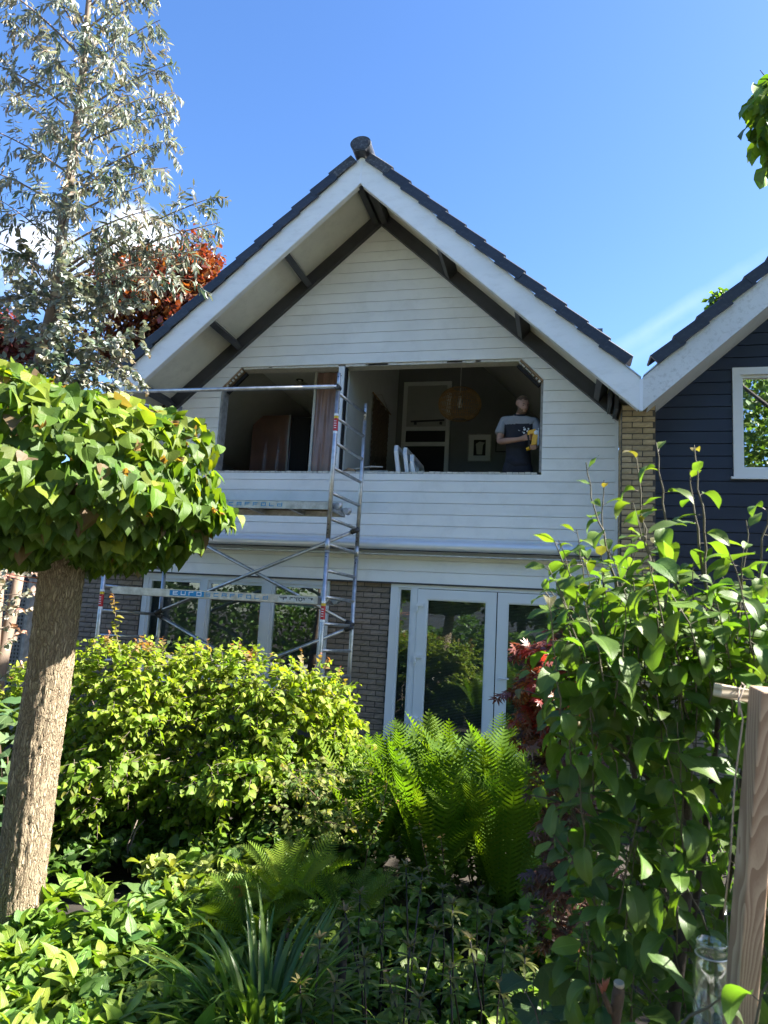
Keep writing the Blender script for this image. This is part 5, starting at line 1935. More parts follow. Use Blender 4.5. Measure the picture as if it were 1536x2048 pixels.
def euc_branch(y0, ex, ey, dep, dens=1.0, long=True, sag=.1):
    """limb from the trunk at height y0 to a tip; leafy twigs along its outer part"""
    a, _ = trunk_at(y0)
    b = at(ex, ey, ED + dep)
    L = np.linalg.norm(b - a)
    mid = (a + b) / 2 + np.array([0, 0, .10 * L])
    pts = np.array([a * (1 - t) ** 2 + 2 * mid * t * (1 - t) + b * t * t for t in np.linspace(0, 1, 9)])
    br = MB(); br.tube(pts, list(np.linspace(.004 + .007 * L, .0025, 9)), 6, caps=False)
    br.build('branch', M_['euc_bark'], euc)
    n = int(L * 16.5 * dens) + 3
    for i in range(n):
        t = .16 + .84 * (i + rng.random()) / n
        f = t * 8; k = min(int(f), 7)
        q = pts[k] + (pts[k + 1] - pts[k]) * (f - k)
        ax = nrm(pts[k + 1] - pts[k])
        d = nrm(ax * .7 + rng.normal(size=3) * .65 + np.array([0, 0, -.05]))
        lg = rng.uniform(.14, .34) * (1.15 - .4 * t)
        nl = rng.integers(9, 17)
        st = len(EL.k)
        tone = mixc(E_G, E_W, rng.random()) if rng.random() < .6 else (mixc(E_P, E_W, rng.random()) if rng.random() < .5 else E_D)
        tip = (.25, .18, .12) if rng.random() < .35 else (.25, .25, .20)
        if long:
            spray(EL, q, d, lg, nl + 2, .084, tone, tip, .9, .2, etw, .0022, .75, .1, 0, .0, .55)
            for j in range(st, len(EL.k)): EL.k[j] = rnd.choice((0, 1, 2))
        else:
            spray(EL, q, d, lg, nl + 5, .057, tone, tip, .4, .5, etw, .002, .25, .05, 0, .0, .5)
            for j in range(st, len(EL.k)): EL.k[j] = rnd.choice((3, 4))


# limbs that make the outline
for y0, ex, ey, dep, lg in ((140, 320, 40, -.2, 1), (230, 335, 130, .1, 1), (300, 345, 225, -.2, 1), (250, 350, 185, .3, 1), (380, 350, 275, 0, 1), (400, 335, 335, -.2, 1), (440, 300, 370, .2, 1),
                            (560, 425, 395, -.1, 1), (575, 440, 445, .2, 1), (590, 400, 500, 0, 1), (580, 380, 560, -.2, 1), (545, 330, 440, .1, 1), (500, 300, 420, -.3, 1),
                            (660, 270, 600, 0, 0), (690, 290, 680, -.2, 0), (700, 240, 560, .2, 0), (740, 275, 740, -.1, 0), (720, 220, 700, -.4, 0), (640, 190, 560, -.3, 0), (770, 230, 770, .1, 0),
                            (620, 10, 580, 0, 0), (680, -30, 640, .2, 0), (730, 0, 720, -.2, 0), (560, -40, 470, 0, 1), (500, 0, 400, -.2, 1), (640, 30, 540, .3, 0), (600, 40, 500, -.3, 0), (700, 40, 620, -.3, 0), (760, 20, 780, 0, 0),
                            (420, -60, 330, .1, 1), (350, -40, 250, -.2, 1), (300, 10, 180, .2, 1), (230, -30, 120, 0, 1), (180, 20, 40, -.2, 1), (120, -20, -40, .1, 1), (90, 60, -80, -.1, 1),
                            (60, 310, -30, 0, 1), (20, 280, -90, .2, 1), (100, 250, 20, -.5, 1), (200, 240, 110, -.5, 1), (300, 250, 200, -.6, 1), (330, 90, 240, -.6, 1), (200, 90, 100, -.6, 1), (420, 230, 330, -.5, 1), (460, 80, 380, -.5, 1),
                            (60, 120, -40, -.4, 1), (-40, 260, -150, 0, 1), (-60, 100, -160, 0, 1), (150, 170, 60, -.7, 1), (260, 160, 170, -.7, 1), (360, 150, 290, -.7, 1), (450, 160, 400, -.6, 1), (540, 130, 470, -.5, 1), (540, 220, 500, .5, 1), (620, 150, 560, -.5, 0), (690, 130, 640, -.5, 0), (745, 120, 720, -.5, 0), (760, 180, 750, -.3, 0)):
    euc_branch(y0, ex, ey, dep, 1.0, bool(lg))
# low pinkish juvenile shoots by the trunk foot
for y0, ex, ey in ((1230, 55, 1180), (1240, 75, 1215), (1200, 40, 1140), (1260, 15, 1250), (1150, 80, 1140), (1190, 190, 1165), (1300, 20, 1210), (1320, 60, 1240), (1250, -10, 1190), (1380, 40, 1300), (1180, 20, 1090), (1210, 95, 1190)):
    a, _ = trunk_at(y0); b = at(ex, ey, ED - .3)
    st = len(EL.k)
    spray(EL, a, b - a, np.linalg.norm(b - a), 22, .055, (.25, .26, .20), (.42, .16, .12), .1, .5, etw, .003, .1, .25, 0, 0, .8)
    for j in range(st, len(EL.k)): EL.k[j] = rnd.choice((3, 4))
etw.build('twigs', M_['euc_bark'], euc, 'stuff')
EL.finish(euc, ML['euc'], 300)
rp = thing('orange_ties', 'two orange ties strung between the eucalyptus and the round tree trunk', 'rope', at(50, 1160, 4.2))
for dy in (0, 9):
    MB().tube([at(12, 1148 + dy * .3, 5.4), at(45, 1153 + dy, 4.2), at(78, 1156 + dy * 1.2, 3.25)], .0028, 5).build('tie', M_['rope_orange'], rp)

# ------------------------------------------------------------------ big yellow-green shrub
hd = thing('leafy_shrub', 'large dense yellow-green shrub in front of the scaffold tower and brown bricks', 'shrub', (-2.4, -3.9, 0))
htp = [leaf_tpl('hedge', hedge_w, 4, 1, f_, d_, 0, 0, s_, t_) for f_, d_, s_, t_ in ((.3, .5, 1, .1), (.45, .9, 2, -.2), (.15, .7, 3, .3))]
HL = Leaves(htp)
htw = MB()
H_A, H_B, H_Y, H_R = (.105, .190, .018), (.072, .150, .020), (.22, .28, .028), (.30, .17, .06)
HD = 4.9


def hedge_top(x):
    return float(np.interp(x, [-80, 0, 60, 160, 260, 400, 520, 640, 700, 730], [1420, 1400, 1345, 1300, 1300, 1305, 1325, 1335, 1390, 1470]))


def hedge_bot(x):
    return float(np.interp(x, [-80, 0, 200, 400, 560, 660, 720], [1730, 1730, 1750, 1740, 1715, 1670, 1590]))


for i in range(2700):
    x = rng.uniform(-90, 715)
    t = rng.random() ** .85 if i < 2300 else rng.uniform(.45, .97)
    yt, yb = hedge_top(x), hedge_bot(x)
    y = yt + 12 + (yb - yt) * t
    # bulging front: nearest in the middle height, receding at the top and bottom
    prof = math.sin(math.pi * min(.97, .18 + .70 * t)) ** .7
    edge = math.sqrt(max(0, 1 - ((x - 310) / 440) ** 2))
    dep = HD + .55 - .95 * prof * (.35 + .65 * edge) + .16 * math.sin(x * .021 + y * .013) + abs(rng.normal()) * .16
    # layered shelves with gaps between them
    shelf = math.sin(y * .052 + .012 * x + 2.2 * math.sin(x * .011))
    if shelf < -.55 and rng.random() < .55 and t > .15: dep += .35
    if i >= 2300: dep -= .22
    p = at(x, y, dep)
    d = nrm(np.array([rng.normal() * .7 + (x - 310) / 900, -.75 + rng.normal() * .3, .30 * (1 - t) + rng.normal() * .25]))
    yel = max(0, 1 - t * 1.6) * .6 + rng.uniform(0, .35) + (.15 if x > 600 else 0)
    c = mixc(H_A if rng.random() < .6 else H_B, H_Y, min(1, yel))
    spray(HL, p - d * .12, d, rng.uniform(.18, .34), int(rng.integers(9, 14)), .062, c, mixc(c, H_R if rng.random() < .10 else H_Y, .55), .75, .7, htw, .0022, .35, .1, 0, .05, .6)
# top fill and shoots above the outline
for i in range(230):
    x = rng.uniform(-60, 700)
    p = at(x, hedge_top(x) + rng.uniform(5, 40), HD + rng.uniform(-.2, .6))
    d = nrm(np.array([rng.normal() * .5, rng.normal() * .4 - .2, .7]))
    spray(HL, p, d, rng.uniform(.1, .2), 9, .055, mixc(H_A, H_Y, rng.uniform(.3, 1)), H_R if rng.random() < .15 else H_Y, .5, .6, htw, .002, .2, .1, 0, .05, .6)
for i in range(24):
    x = rng.uniform(150, 680)
    p = at(x, hedge_top(x) + 10, HD + rng.uniform(-.1, .3))
    spray(HL, p, [rng.normal() * .4, rng.normal() * .2, .9], rng.uniform(.08, .18), 7, .042, (.24, .17, .07), (.30, .10, .06), .3, .4, htw, .0018, -.3, .3, 0, 0, .5)
# the tall single shoot at the left
spray(HL, at(242, 1310, HD - .1), at(228, 1190, HD - .1) - at(242, 1310, HD - .1), .42, 26, .060, (.19, .19, .04), (.32, .12, .05), .02, .6, htw, .004, -.05, .1, 0, .1, .5)
# stems inside
hs = MB()
for i in range(30):
    a = np.array([rng.uniform(-3.3, -1.7), rng.uniform(-4.1, -3.6), 0])
    b = at(rng.uniform(40, 680), rng.uniform(1380, 1560), HD - .1 + rng.uniform(-.1, .4))
    m_ = (a + b) / 2 + rng.normal(size=3) * .1
    hs.tube([a, m_, b], [.011, .008, .003], 5, caps=False)
hs.tube([at(262, 1745, 4.3), at(256, 1705, 4.3), at(272, 1660, 4.35), at(290, 1640, 4.4)], [.006, .006, .005, .003], 5)
hs.tube([at(256, 1745, 4.3), at(255, 1690, 4.3), at(275, 1640, 4.35)], [.005, .005, .003], 5)
hs.build('stems', M_['bark_pale'], hd)
htw.build('twigs', M_['bark_pale'], hd, 'stuff')
HL.finish(hd, ML['hedge'], 300)

# ------------------------------------------------------------------ ferns
def frond_tpl(seed, n=34, bend=.9, wid=.17):
    r = random.Random(seed)
    V, F, UV = [], [], []
    pos = np.array([0.0, 0.0, 0.0]); ang = 0
    pts, tans = [], []
    for i in range(n + 1):
        t = i / n
        ang = .12 + bend * t ** 2.2
        d = np.array([0, math.sin(ang), math.cos(ang)])
        pts.append(pos.copy()); tans.append(d)
        pos = pos + d / n
    X = np.array([1.0, 0, 0])
    for i in range(n):
        a, b = pts[i], pts[i + 1]
        w0, w1 = .006 * (1 - i / n) + .0015, .006 * (1 - (i + 1) / n) + .0015
        k = len(V)
        V += [a - X * w0, a + X * w0, b + X * w1, b - X * w1]; UV += [(.5, 0)] * 4; F.append((k, k + 1, k + 2, k + 3))
    for i in range(3, n + 1):
        t = i / n
        L = wid * float(np.interp(t, [.08, .2, .45, .7, .86, .95, 1], [.12, .42, .88, 1.0, .72, .36, .05]))
        tn = tans[i]; nrm_ = np.array([0, -tn[2], tn[1]])
        for s in (-1, 1):
            base = pts[i] + nrm_ * 0
            d = nrm(X * s * .95 + tn * .42 - nrm_ * .0)
            wd = .62 / n
            k = len(V)
            m = 4
            for j in range(m + 1):
                u = j / m
                c = base + d * L * u + tn * L * .12 * u * u - nrm_ * L * (.22 * u * u) * (-1)
                ww = wd * (1.1 - u ** 1.8) * (1 + .12 * (-1) ** j) * .5 + .0006
                V += [c - tn * ww, c + tn * ww]
                UV += [(.1, u), (.9, u)]
            for j in range(m): F.append((k + 2 * j, k + 2 * j + 1, k + 2 * j + 3, k + 2 * j + 2))
    return dict(name='frond', V=np.array(V), F=np.array(F), UV=np.array(UV))


FT = [frond_tpl(1, 36, .45, .130), frond_tpl(2, 36, .75, .140), frond_tpl(3, 34, .25, .120), frond_tpl(4, 36, 1.05, .135), frond_tpl(5, 24, 1.0, .20), frond_tpl(6, 24, .6, .19)]
FM = []
for t in FT:
    me = bpy.data.meshes.new('frond')
    me.from_pydata([tuple(v) for v in t['V']], [], [tuple(f) for f in t['F']])
    l = me.uv_layers.new(name='uv'); lv = np.zeros(len(me.loops), np.int32); me.loops.foreach_get('vertex_index', lv)
    l.data.foreach_set('uv', t['UV'][lv].astype(np.float32).ravel())
    me.materials.append(ML['fern']); FM.append(me)
F_A, F_B, F_Y = (.070, .135, .014), (.052, .105, .016), (.115, .175, .016)


def fern(loc, label, group, n, h, lean=.35, col=F_A, kinds=(0, 1, 2, 3)):
    o = thing('fern', label, 'fern', loc, group)
    b = MB(); k_ = 1.0 if h > .6 else .3; b.lathe([(0, .07 * k_), (.05 * k_, .05 * k_), (.07 * k_, .0), (.07 * k_, -.05), (.05 * k_, -loc[2])], loc, 10)
    b.build('crown', M_['bark_dark'], o)
    for i in range(n):
        az = 2 * math.pi * i / n + rng.normal() * .25
        tilt = lean * rng.uniform(.45, 1.25)
        Rm = Matrix.Rotation(az, 4, 'Z') @ Matrix.Rotation(-tilt, 4, 'X') @ Matrix.Rotation(rng.normal() * .12, 4, 'Y') @ Matrix.Rotation(rng.normal() * .5, 4, 'Z')
        s = h * rng.uniform(.78, 1.1)
        m = Matrix.Translation(Vector(loc) + Rm @ Vector((0, .03, 0))) @ Rm @ Matrix.Diagonal((s, s, s, 1))
        f = bpy.data.objects.new('frond', FM[kinds[int(rng.integers(0, len(kinds)))]])
        COL.objects.link(f); f.parent = o; f.matrix_parent_inverse = BASE[o.name]; f.matrix_basis = m
        f.color = (*vary(mixc(col, F_Y if rng.random() < .4 else F_B, rng.random() * .6), .12), 1)
    return o


FG = 'tall upright ferns below the white doors'
for x, y, dd, lab, n, h in (
        (735, 1800, 4.35, 'tall green fern at the left end of the row, beside the yellow-green shrub', 13, .98),
        (830, 1790, 4.75, 'tall green fern behind, under the narrow side light of the white doors', 12, 1.0),
        (862, 1850, 4.05, 'tall front fern with sunlit fronds in the middle of the row', 15, 1.02),
        (955, 1800, 4.45, 'tall fern under the left glazed door with the highest sunlit tips', 14, 1.08),
        (1010, 1850, 3.95, 'broad tall front fern close to the red-leaved shrub', 14, 1.10),
        (1075, 1790, 4.5, 'dark green tall fern at the right end of the row behind the red shrub', 12, 1.0),
        (760, 1740, 5.2, 'hindmost tall fern against the bricks left of the white doors', 11, .95),
        (900, 1730, 5.3, 'hindmost tall fern directly in front of the left glazed door', 11, 1.0),
        (1020, 1730, 5.3, 'hindmost tall fern directly in front of the right glazed door', 11, 1.0)):
    p = at(x, y, dd); p[2] = 0.02
    fern(p, lab, FG, n + 4, h * .99, .16)
p = at(575, 1790, 3.35); fern((p[0], p[1], max(.05, p[2] - .03)), 'small bright sunlit fern between the shrub and the sword-leaved clump', None, 26, .36, .85, (.15, .23, .03), (4, 5))
p = at(505, 1850, 3.1); fern((p[0], p[1], max(.05, p[2] - .05)), 'small low fern behind the sword-leaved clump', None, 12, .36, .75, (.13, .20, .03), (4, 5))
p = at(690, 1850, 3.1); fern((p[0], p[1], max(.05, p[2])), 'small pale fern among the dark-stemmed lilies', None, 12, .30, .7, (.10, .16, .03), (4, 5))

# ------------------------------------------------------------------ ground cover and low plants
def ground_leaves(name, label, cat, region, n, size, h, cols, tpls, matl, dens_d=(2.2, 3.3), up=.55, droopn=.35):
    """low leaves carpeting the bed: region gives the pixel outline it grows to"""
    L = Leaves(tpls)
    for i in range(n):
        x, y, d = region()
        p = at(x, y, d)
        a = rng.uniform(0, 6.28)
        dd = nrm(np.array([math.cos(a), math.sin(a), rng.uniform(-.3, up)]))
        nn = nrm(UP + rng.normal(size=3) * droopn)
        c = cols[int(rng.integers(0, len(cols)))]
        L.add(p, dd, nn, size * rng.uniform(.55, 1.2), vary(c, .2))
    o = L.finish_stuff(name, matl)
    tag(o, label, cat)
    return o


def finish_stuff(self, name, material):
    o = self.finish(None, material, 0, rest=name)
    return o


Leaves.finish_stuff = finish_stuff
cmt = [leaf_tpl('comfrey', comf, 5, 1, .35, .9, .03, 0, 1), leaf_tpl('comfrey', comf, 5, 1, .2, .5, .05, 0, 2), leaf_tpl('comfrey', round_w, 5, 1, .25, .5, .03, 0, 3)]


def reg_comfrey():
    x = rng.uniform(-60, 560)
    top = float(np.interp(x, [-60, 60, 150, 300, 420, 560], [1800, 1790, 1770, 1785, 1800, 1840]))
    t = rng.random() ** .9
    y = top + (2150 - top) * t
    d = 3.35 - 1.15 * t + rng.normal() * .05
    return x, y, d


def mound(name, label, cat, kind_pts, sizes, cols, tpls, matl, rosettes, leaves, hang=.5):
    L = Leaves(tpls)
    for i in range(rosettes):
        x, y, d = kind_pts()
        p = at(x, y, d)
        k0 = rnd.randrange(len(tpls))
        c0 = cols[int(rng.integers(0, len(cols)))]
        for j in range(leaves):
            a = rng.uniform(0, 6.28); e = rng.uniform(-.25, 1.15)
            dd = nrm(np.array([math.cos(a) * math.cos(e), math.sin(a) * math.cos(e), math.sin(e)]))
            nn = nrm(UP * .9 - dd * .5 + rng.normal(size=3) * .4)
            s = sizes * rng.uniform(.55, 1.2)
            L.add(p + rng.normal(size=3) * .015, dd, nn, s, vary(c0, .2), k0)
    return tag(L.finish_stuff(name, matl), label, cat)


mound('comfrey_patch', 'bright green carpet of broad hairy leaves around the foot of the round-headed tree', 'ground cover', reg_comfrey, .115, [(.13, .22, .030), (.105, .19, .032), (.17, .25, .035), (.095, .18, .04)], cmt[:2], ML['comfrey'], 520, 9)


def reg_bright():
    x = rng.uniform(300, 560); t = rng.random()
    return x, 1730 + 120 * t + rng.normal() * 8, 3.9 - .6 * t


mound('lime_ground_cover', 'lime-green rounded leaves below the yellow-green shrub', 'ground cover', reg_bright, .075, [(.16, .21, .03), (.11, .18, .03), (.19, .23, .05)], [cmt[2]], ML['comfrey'], 460, 8)


def reg_mid():
    x = rng.uniform(560, 1150); t = rng.random()
    y = 1640 + (2120 - 1640) * t
    return x, y + rng.normal() * 10, 4.6 - 1.9 * t + .05 * rng.normal()


mound('shady_ground_cover', 'dark green rounded leaves carpeting the shaded middle of the bed', 'ground cover', reg_mid, .062, [(.12, .20, .034), (.095, .175, .032), (.15, .225, .04)], [cmt[2], htp[0]], ML['dark'], 900, 9)


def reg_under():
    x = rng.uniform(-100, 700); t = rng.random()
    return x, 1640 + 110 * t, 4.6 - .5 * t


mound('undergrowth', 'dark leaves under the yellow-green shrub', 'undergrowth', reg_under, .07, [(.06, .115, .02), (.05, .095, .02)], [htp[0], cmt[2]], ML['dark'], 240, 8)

# sword-leaved clump
sw = thing('sword_leaved_clump', 'clump of long arching sword-shaped leaves at the bottom left of centre', 'plant', at(520, 2090, 2.55))
base = at(520, 2090, 2.55)
BT = []
for s_, bend in ((1, .9), (2, 1.5), (3, 2.1), (4, .5)):
    V, F, UV = [], [], []
    n = 12
    pos = np.zeros(3)
    for i in range(n + 1):
        t = i / n
        ang = .1 + bend * t ** 1.7
        d = np.array([0, math.sin(ang), math.cos(ang)])
        w = .0165 * float(np.interp(t, [0, .15, .5, .8, 1], [.8, 1, .95, .55, .02]))
        nv = np.array([0, -d[2], d[1]])
        V += [pos - [w, 0, 0], pos - nv * w * .5, pos + [w, 0, 0]]
        UV += [(0, t), (.5, t), (1, t)]
        pos = pos + d / n
    F = [(3 * i + k, 3 * i + k + 1, 3 * i + k + 4, 3 * i + k + 3) for i in range(n) for k in range(2)]
    me = bpy.data.meshes.new('blade'); me.from_pydata([tuple(v) for v in V], [], F)
    l = me.uv_layers.new(name='uv'); lv = np.zeros(len(me.loops), np.int32); me.loops.foreach_get('vertex_index', lv)
    l.data.foreach_set('uv', np.array(UV)[lv].astype(np.float32).ravel())
    me.polygons.foreach_set('use_smooth', [True] * len(F))
    me.materials.append(ML['blade']); BT.append(me)
for i in range(190):
    az = rng.uniform(0, 6.28)
    tilt = rng.uniform(.05, .75)
    s = rng.uniform(.28, .54)
    r = rng.random() ** .5 * .13
    Rm = Matrix.Rotation(az, 4, 'Z') @ Matrix.Rotation(-tilt, 4, 'X') @ Matrix.Rotation(rng.normal() * .25, 4, 'Z')
    m = Matrix.Translation(Vector(base) + Vector((math.cos(az + 1.57) * r, math.sin(az + 1.57) * r, 0))) @ Rm @ Matrix.Diagonal((s * 1.5, s, s, 1))
    f = bpy.data.objects.new('blade', BT[int(rng.choice([0, 0, 1, 1, 2, 3]))])
    COL.objects.link(f); f.parent = sw; f.matrix_parent_inverse = BASE[sw.name]; f.matrix_basis = m
    f.color = (*vary(mixc((.055, .125, .030), (.11, .18, .03), rng.random()), .15), 1)

# dark-stemmed lilies
ltp = [leaf_tpl('lily', lance, 5, 1, .3, .8, 0, 0, 1), leaf_tpl('lily', lance, 5, 1, .2, 1.2, 0, 0, 2)]
LM = []
for t in ltp:
    me = bpy.data.meshes.new('leaf'); me.from_pydata([tuple(v) for v in t['V']], [], [tuple(f) for f in t['F']])
    l = me.uv_layers.new(name='uv'); lv = np.zeros(len(me.loops), np.int32); me.loops.foreach_get('vertex_index', lv)
    l.data.foreach_set('uv', t['UV'][lv].astype(np.float32).ravel())
    me.polygons.foreach_set('use_smooth', [True] * len(me.polygons))
    me.materials.append(ML['dark']); LM.append(me)
M_['lily_stem'] = mat('lily_stem', (0.020, 0.014, 0.014), 0.5)
lily_spots = [(812, 1725, 3.1, 'tallest'), (845, 1735, 2.95, ''), (905, 1800, 2.9, ''), (690, 1815, 2.85, ''), (640, 1870, 2.6, ''), (728, 1905, 2.55, ''), (820, 1885, 2.5, ''), (985, 1820, 3.0, ''), (1010, 1880, 2.8, ''),
              (760, 1840, 2.9, ''), (870, 1850, 2.75, ''), (940, 1870, 2.7, ''), (670, 1955, 2.4, ''), (780, 1960, 2.45, ''), (900, 1930, 2.5, ''), (1050, 1900, 2.85, ''), (720, 1780, 3.1, ''), (955, 1780, 3.15, ''), (600, 1960, 2.45, ''), (840, 1990, 2.35, ''), (1000, 1960, 2.6, ''), (885, 1770, 3.15, ''), (770, 1765, 3.2, '')]
ORD = ['first', 'second', 'third', 'fourth', 'fifth', 'sixth', 'seventh', 'eighth', 'ninth', 'tenth', 'eleventh', 'twelfth']
def lily_row(q): return 'back' if q[2] >= 2.95 else ('middle' if q[2] >= 2.7 else 'front')
for i, (x, y, d, w) in enumerate(lily_spots):
    top = at(x, y + 10, d)
    basep = np.array([top[0] + rng.normal() * .05, top[1] + rng.normal() * .05, 0.0])
    row = [q for q in lily_spots if lily_row(q) == lily_row((x, y, d, w))]
    row.sort(key=lambda q: q[0])
    lab = f'dark-stemmed lily with bronze-green leaf whorls, {ORD[row.index((x, y, d, w))]} from the left in the {lily_row((x, y, d, w))} row'
    if w: lab = 'tallest dark-stemmed lily with bronze-green leaves, in front of the middle fern'
    o = thing('lily', lab, 'lily', basep, 'dark-stemmed lilies in the shaded bed')
    mid = (top + basep) / 2 + np.array([rng.normal() * .02, rng.normal() * .02, 0])
    MB().tube([basep, mid, top], [.0045, .004, .003], 6).build('stem', M_['lily_stem'], o)
    for wz, nl, sz, bronze in ((0.0, 9, .050, .8), (-.03, 8, .070, .35), (-.08, 6, .075, .1)):
        q = top + (mid - top) * min(1, -wz / max(.05, np.linalg.norm(top - mid)))
        for j in range(nl):
            a = 6.28 * j / nl + rng.normal() * .2
            el = (.9 if wz == 0 else .30) + rng.normal() * .15
            dd = nrm(np.array([math.cos(a) * math.cos(el), math.sin(a) * math.cos(el), math.sin(el)]))
            X_ = nrm(np.cross(dd, UP)); Z_ = np.cross(X_, dd)
            s = sz * rng.uniform(.8, 1.15)
            m = Matrix([[X_[k] * s * 1.0, dd[k] * s, Z_[k] * s, q[k]] for k in range(3)] + [[0, 0, 0, 1]])
            f = bpy.data.objects.new('leaf', LM[int(rng.integers(0, 2))])
            COL.objects.link(f); f.parent = o; f.matrix_parent_inverse = BASE[o.name]; f.matrix_basis = m
            f.color = (*vary(mixc((.090, .138, .028), (.15, .115, .045), bronze), .15), 1)

# small-leaved rose with arching shoots between shrub and ferns
rs = thing('rose_bush', 'small-leaved rose bush with reddish shoot tips at the right foot of the yellow-green shrub', 'shrub', at(640, 1740, 4.0))
rtp = [leaf_tpl('rose', ovate, 4, 1, .25, .4, 0, .12, 1), leaf_tpl('rose', ovate, 4, 1, .35, .7, 0, .12, 2)]
RL = Leaves(rtp); rtw = MB()
for i in range(95):
    x = rng.normal() * 42 + 650; y = rng.uniform(1540, 1680)
    p = at(x, y, 4.0 + rng.normal() * .18)
    spray(RL, p, rand_dir() + np.array([.1, -.4, .5]), rng.uniform(.1, .2), 12, .036, mixc((.10, .17, .045), (.19, .22, .06), rng.random()), (.20, .17, .05), .4, .6, rtw, .0016, .2, .1, 0, .1, .6)
for pts_ in ([(720, 1800), (735, 1700), (742, 1660), (790, 1590)], [(735, 1700), (705, 1640), (690, 1600)], [(740, 1690), (760, 1640), (775, 1560)], [(860, 1760), (845, 1690), (838, 1640)], [(890, 1750), (885, 1700), (880, 1670)], [(640, 1600), (600, 1560), (560, 1530)]):
    q = [at(x, y, 3.75) for x, y in pts_]
    rtw.tube(q, [.003, .0025, .002, .0012][:len(q)], 5, caps=False)
    for a, b in zip(q[:-1], q[1:]):
        spray(RL, a, b - a, np.linalg.norm(b - a), 11, .034, (.10, .16, .045), (.26, .14, .05), .0, .5, None, .001, .1, .1, 0, .1, .6)
rtw.build('twigs', M_['bark_brown'], rs, 'stuff')
RL.finish(rs, ML['hedge'], 300)

# fig-leaved plant left of the trunk
fg = thing('broad_leaved_plant', 'broad pale-leaved plant at the left edge behind the round tree trunk', 'plant', at(10, 1650, 4.3))
ftp = [maple_tpl('fig', 1)]
GL = Leaves([leaf_tpl('fig', round_w, 5, 1, .15, .5, .02, .15, 1), leaf_tpl('fig', round_w, 5, 1, .25, .8, .02, .15, 2)])
for i in range(120):
    p = at(rng.uniform(-90, 75), rng.uniform(1400, 1690), 4.35 + rng.normal() * .18)
    d = nrm(np.array([rng.normal(), -.6 + rng.normal() * .5, rng.normal() * .4]))
    GL.add(p, d, nrm(UP + rng.normal(size=3) * .4), rng.uniform(.07, .15), vary(mixc((.12, .19, .08), (.07, .13, .05), rng.random())))
fs = MB()
for i in range(7): fs.tube([at(10 + i * 6, 1800, 4.4), at(-30 + i * 15, 1450 + i * 20, 4.4)], [.008, .004], 5)
fs.build('stems', M_['bark_brown'], fg)
GL.finish(fg, ML['comfrey'], 300)

# ------------------------------------------------------------------ red-leaved Japanese maple
rm = thing('red_maple', 'low red-leaved maple between the ferns and the pear bush in front of the white doors', 'shrub', at(1120, 1900, 3.2))
mtp = [maple_tpl('maple', 1), maple_tpl('maple', 2)]
RM = Leaves(mtp); mtw = MB()
for i in range(420):
    t = rng.random()
    if rng.random() < .72:
        x = 1114 + rng.normal() * 25; y = rng.uniform(1275, 1450) + abs(x - 1108) * .6; d = 3.25
    else:
        x = 1145 + rng.normal() * 22; y = rng.uniform(1460, 1880); d = 3.15
    p = at(x, y, d + rng.normal() * .12)
    hi = y < 1450
    c = ((.17, .055, .040) if rng.random() < .6 else ((.30, .04, .03) if rng.random() < .5 else (.32, .13, .03))) if hi else ((.11, .055, .038) if rng.random() < .7 else (.09, .055, .055))
    spray(RM, p, np.array([rng.normal() - .3, rng.normal() * .6 - .4, rng.normal() * .3]), .15, 7, .056, c, c, .8, .6, mtw, .0015, .5, .1, 0, .2, .8)
for i in range(9):
    mtw.tube([at(1150, 1950, 3.2), at(1140 + rng.normal() * 10, 1700, 3.2), at(1112 + rng.normal() * 28, 1370 + rng.uniform(-50, 80), 3.2)], [.012, .009, .003], 6, caps=False)
mtw.build('branches', M_['bark_dark'], rm, 'stuff')
RM.finish(rm, ML['maple'], 300)

# ------------------------------------------------------------------ pear bush at the right front
pe = thing('pear_bush', 'large glossy-leaved pear bush with upright shoots filling the right foreground', 'shrub', at(1350, 2400, 1.75))
ptp = [leaf_tpl('pear', pear, 7, 2, f_, d_, w_, 0, s_, t_) for f_, d_, w_, s_, t_ in ((.3, .7, .03, 1, .2), (.45, 1.4, .03, 2, -.2), (.15, .3, .04, 3, .3), (.6, 1.9, .02, 4, 0))]
PL = Leaves(ptp); ptw = MB()
P_A, P_B, P_Y = (.072, .132, .024), (.058, .108, .026), (.15, .205, .030)


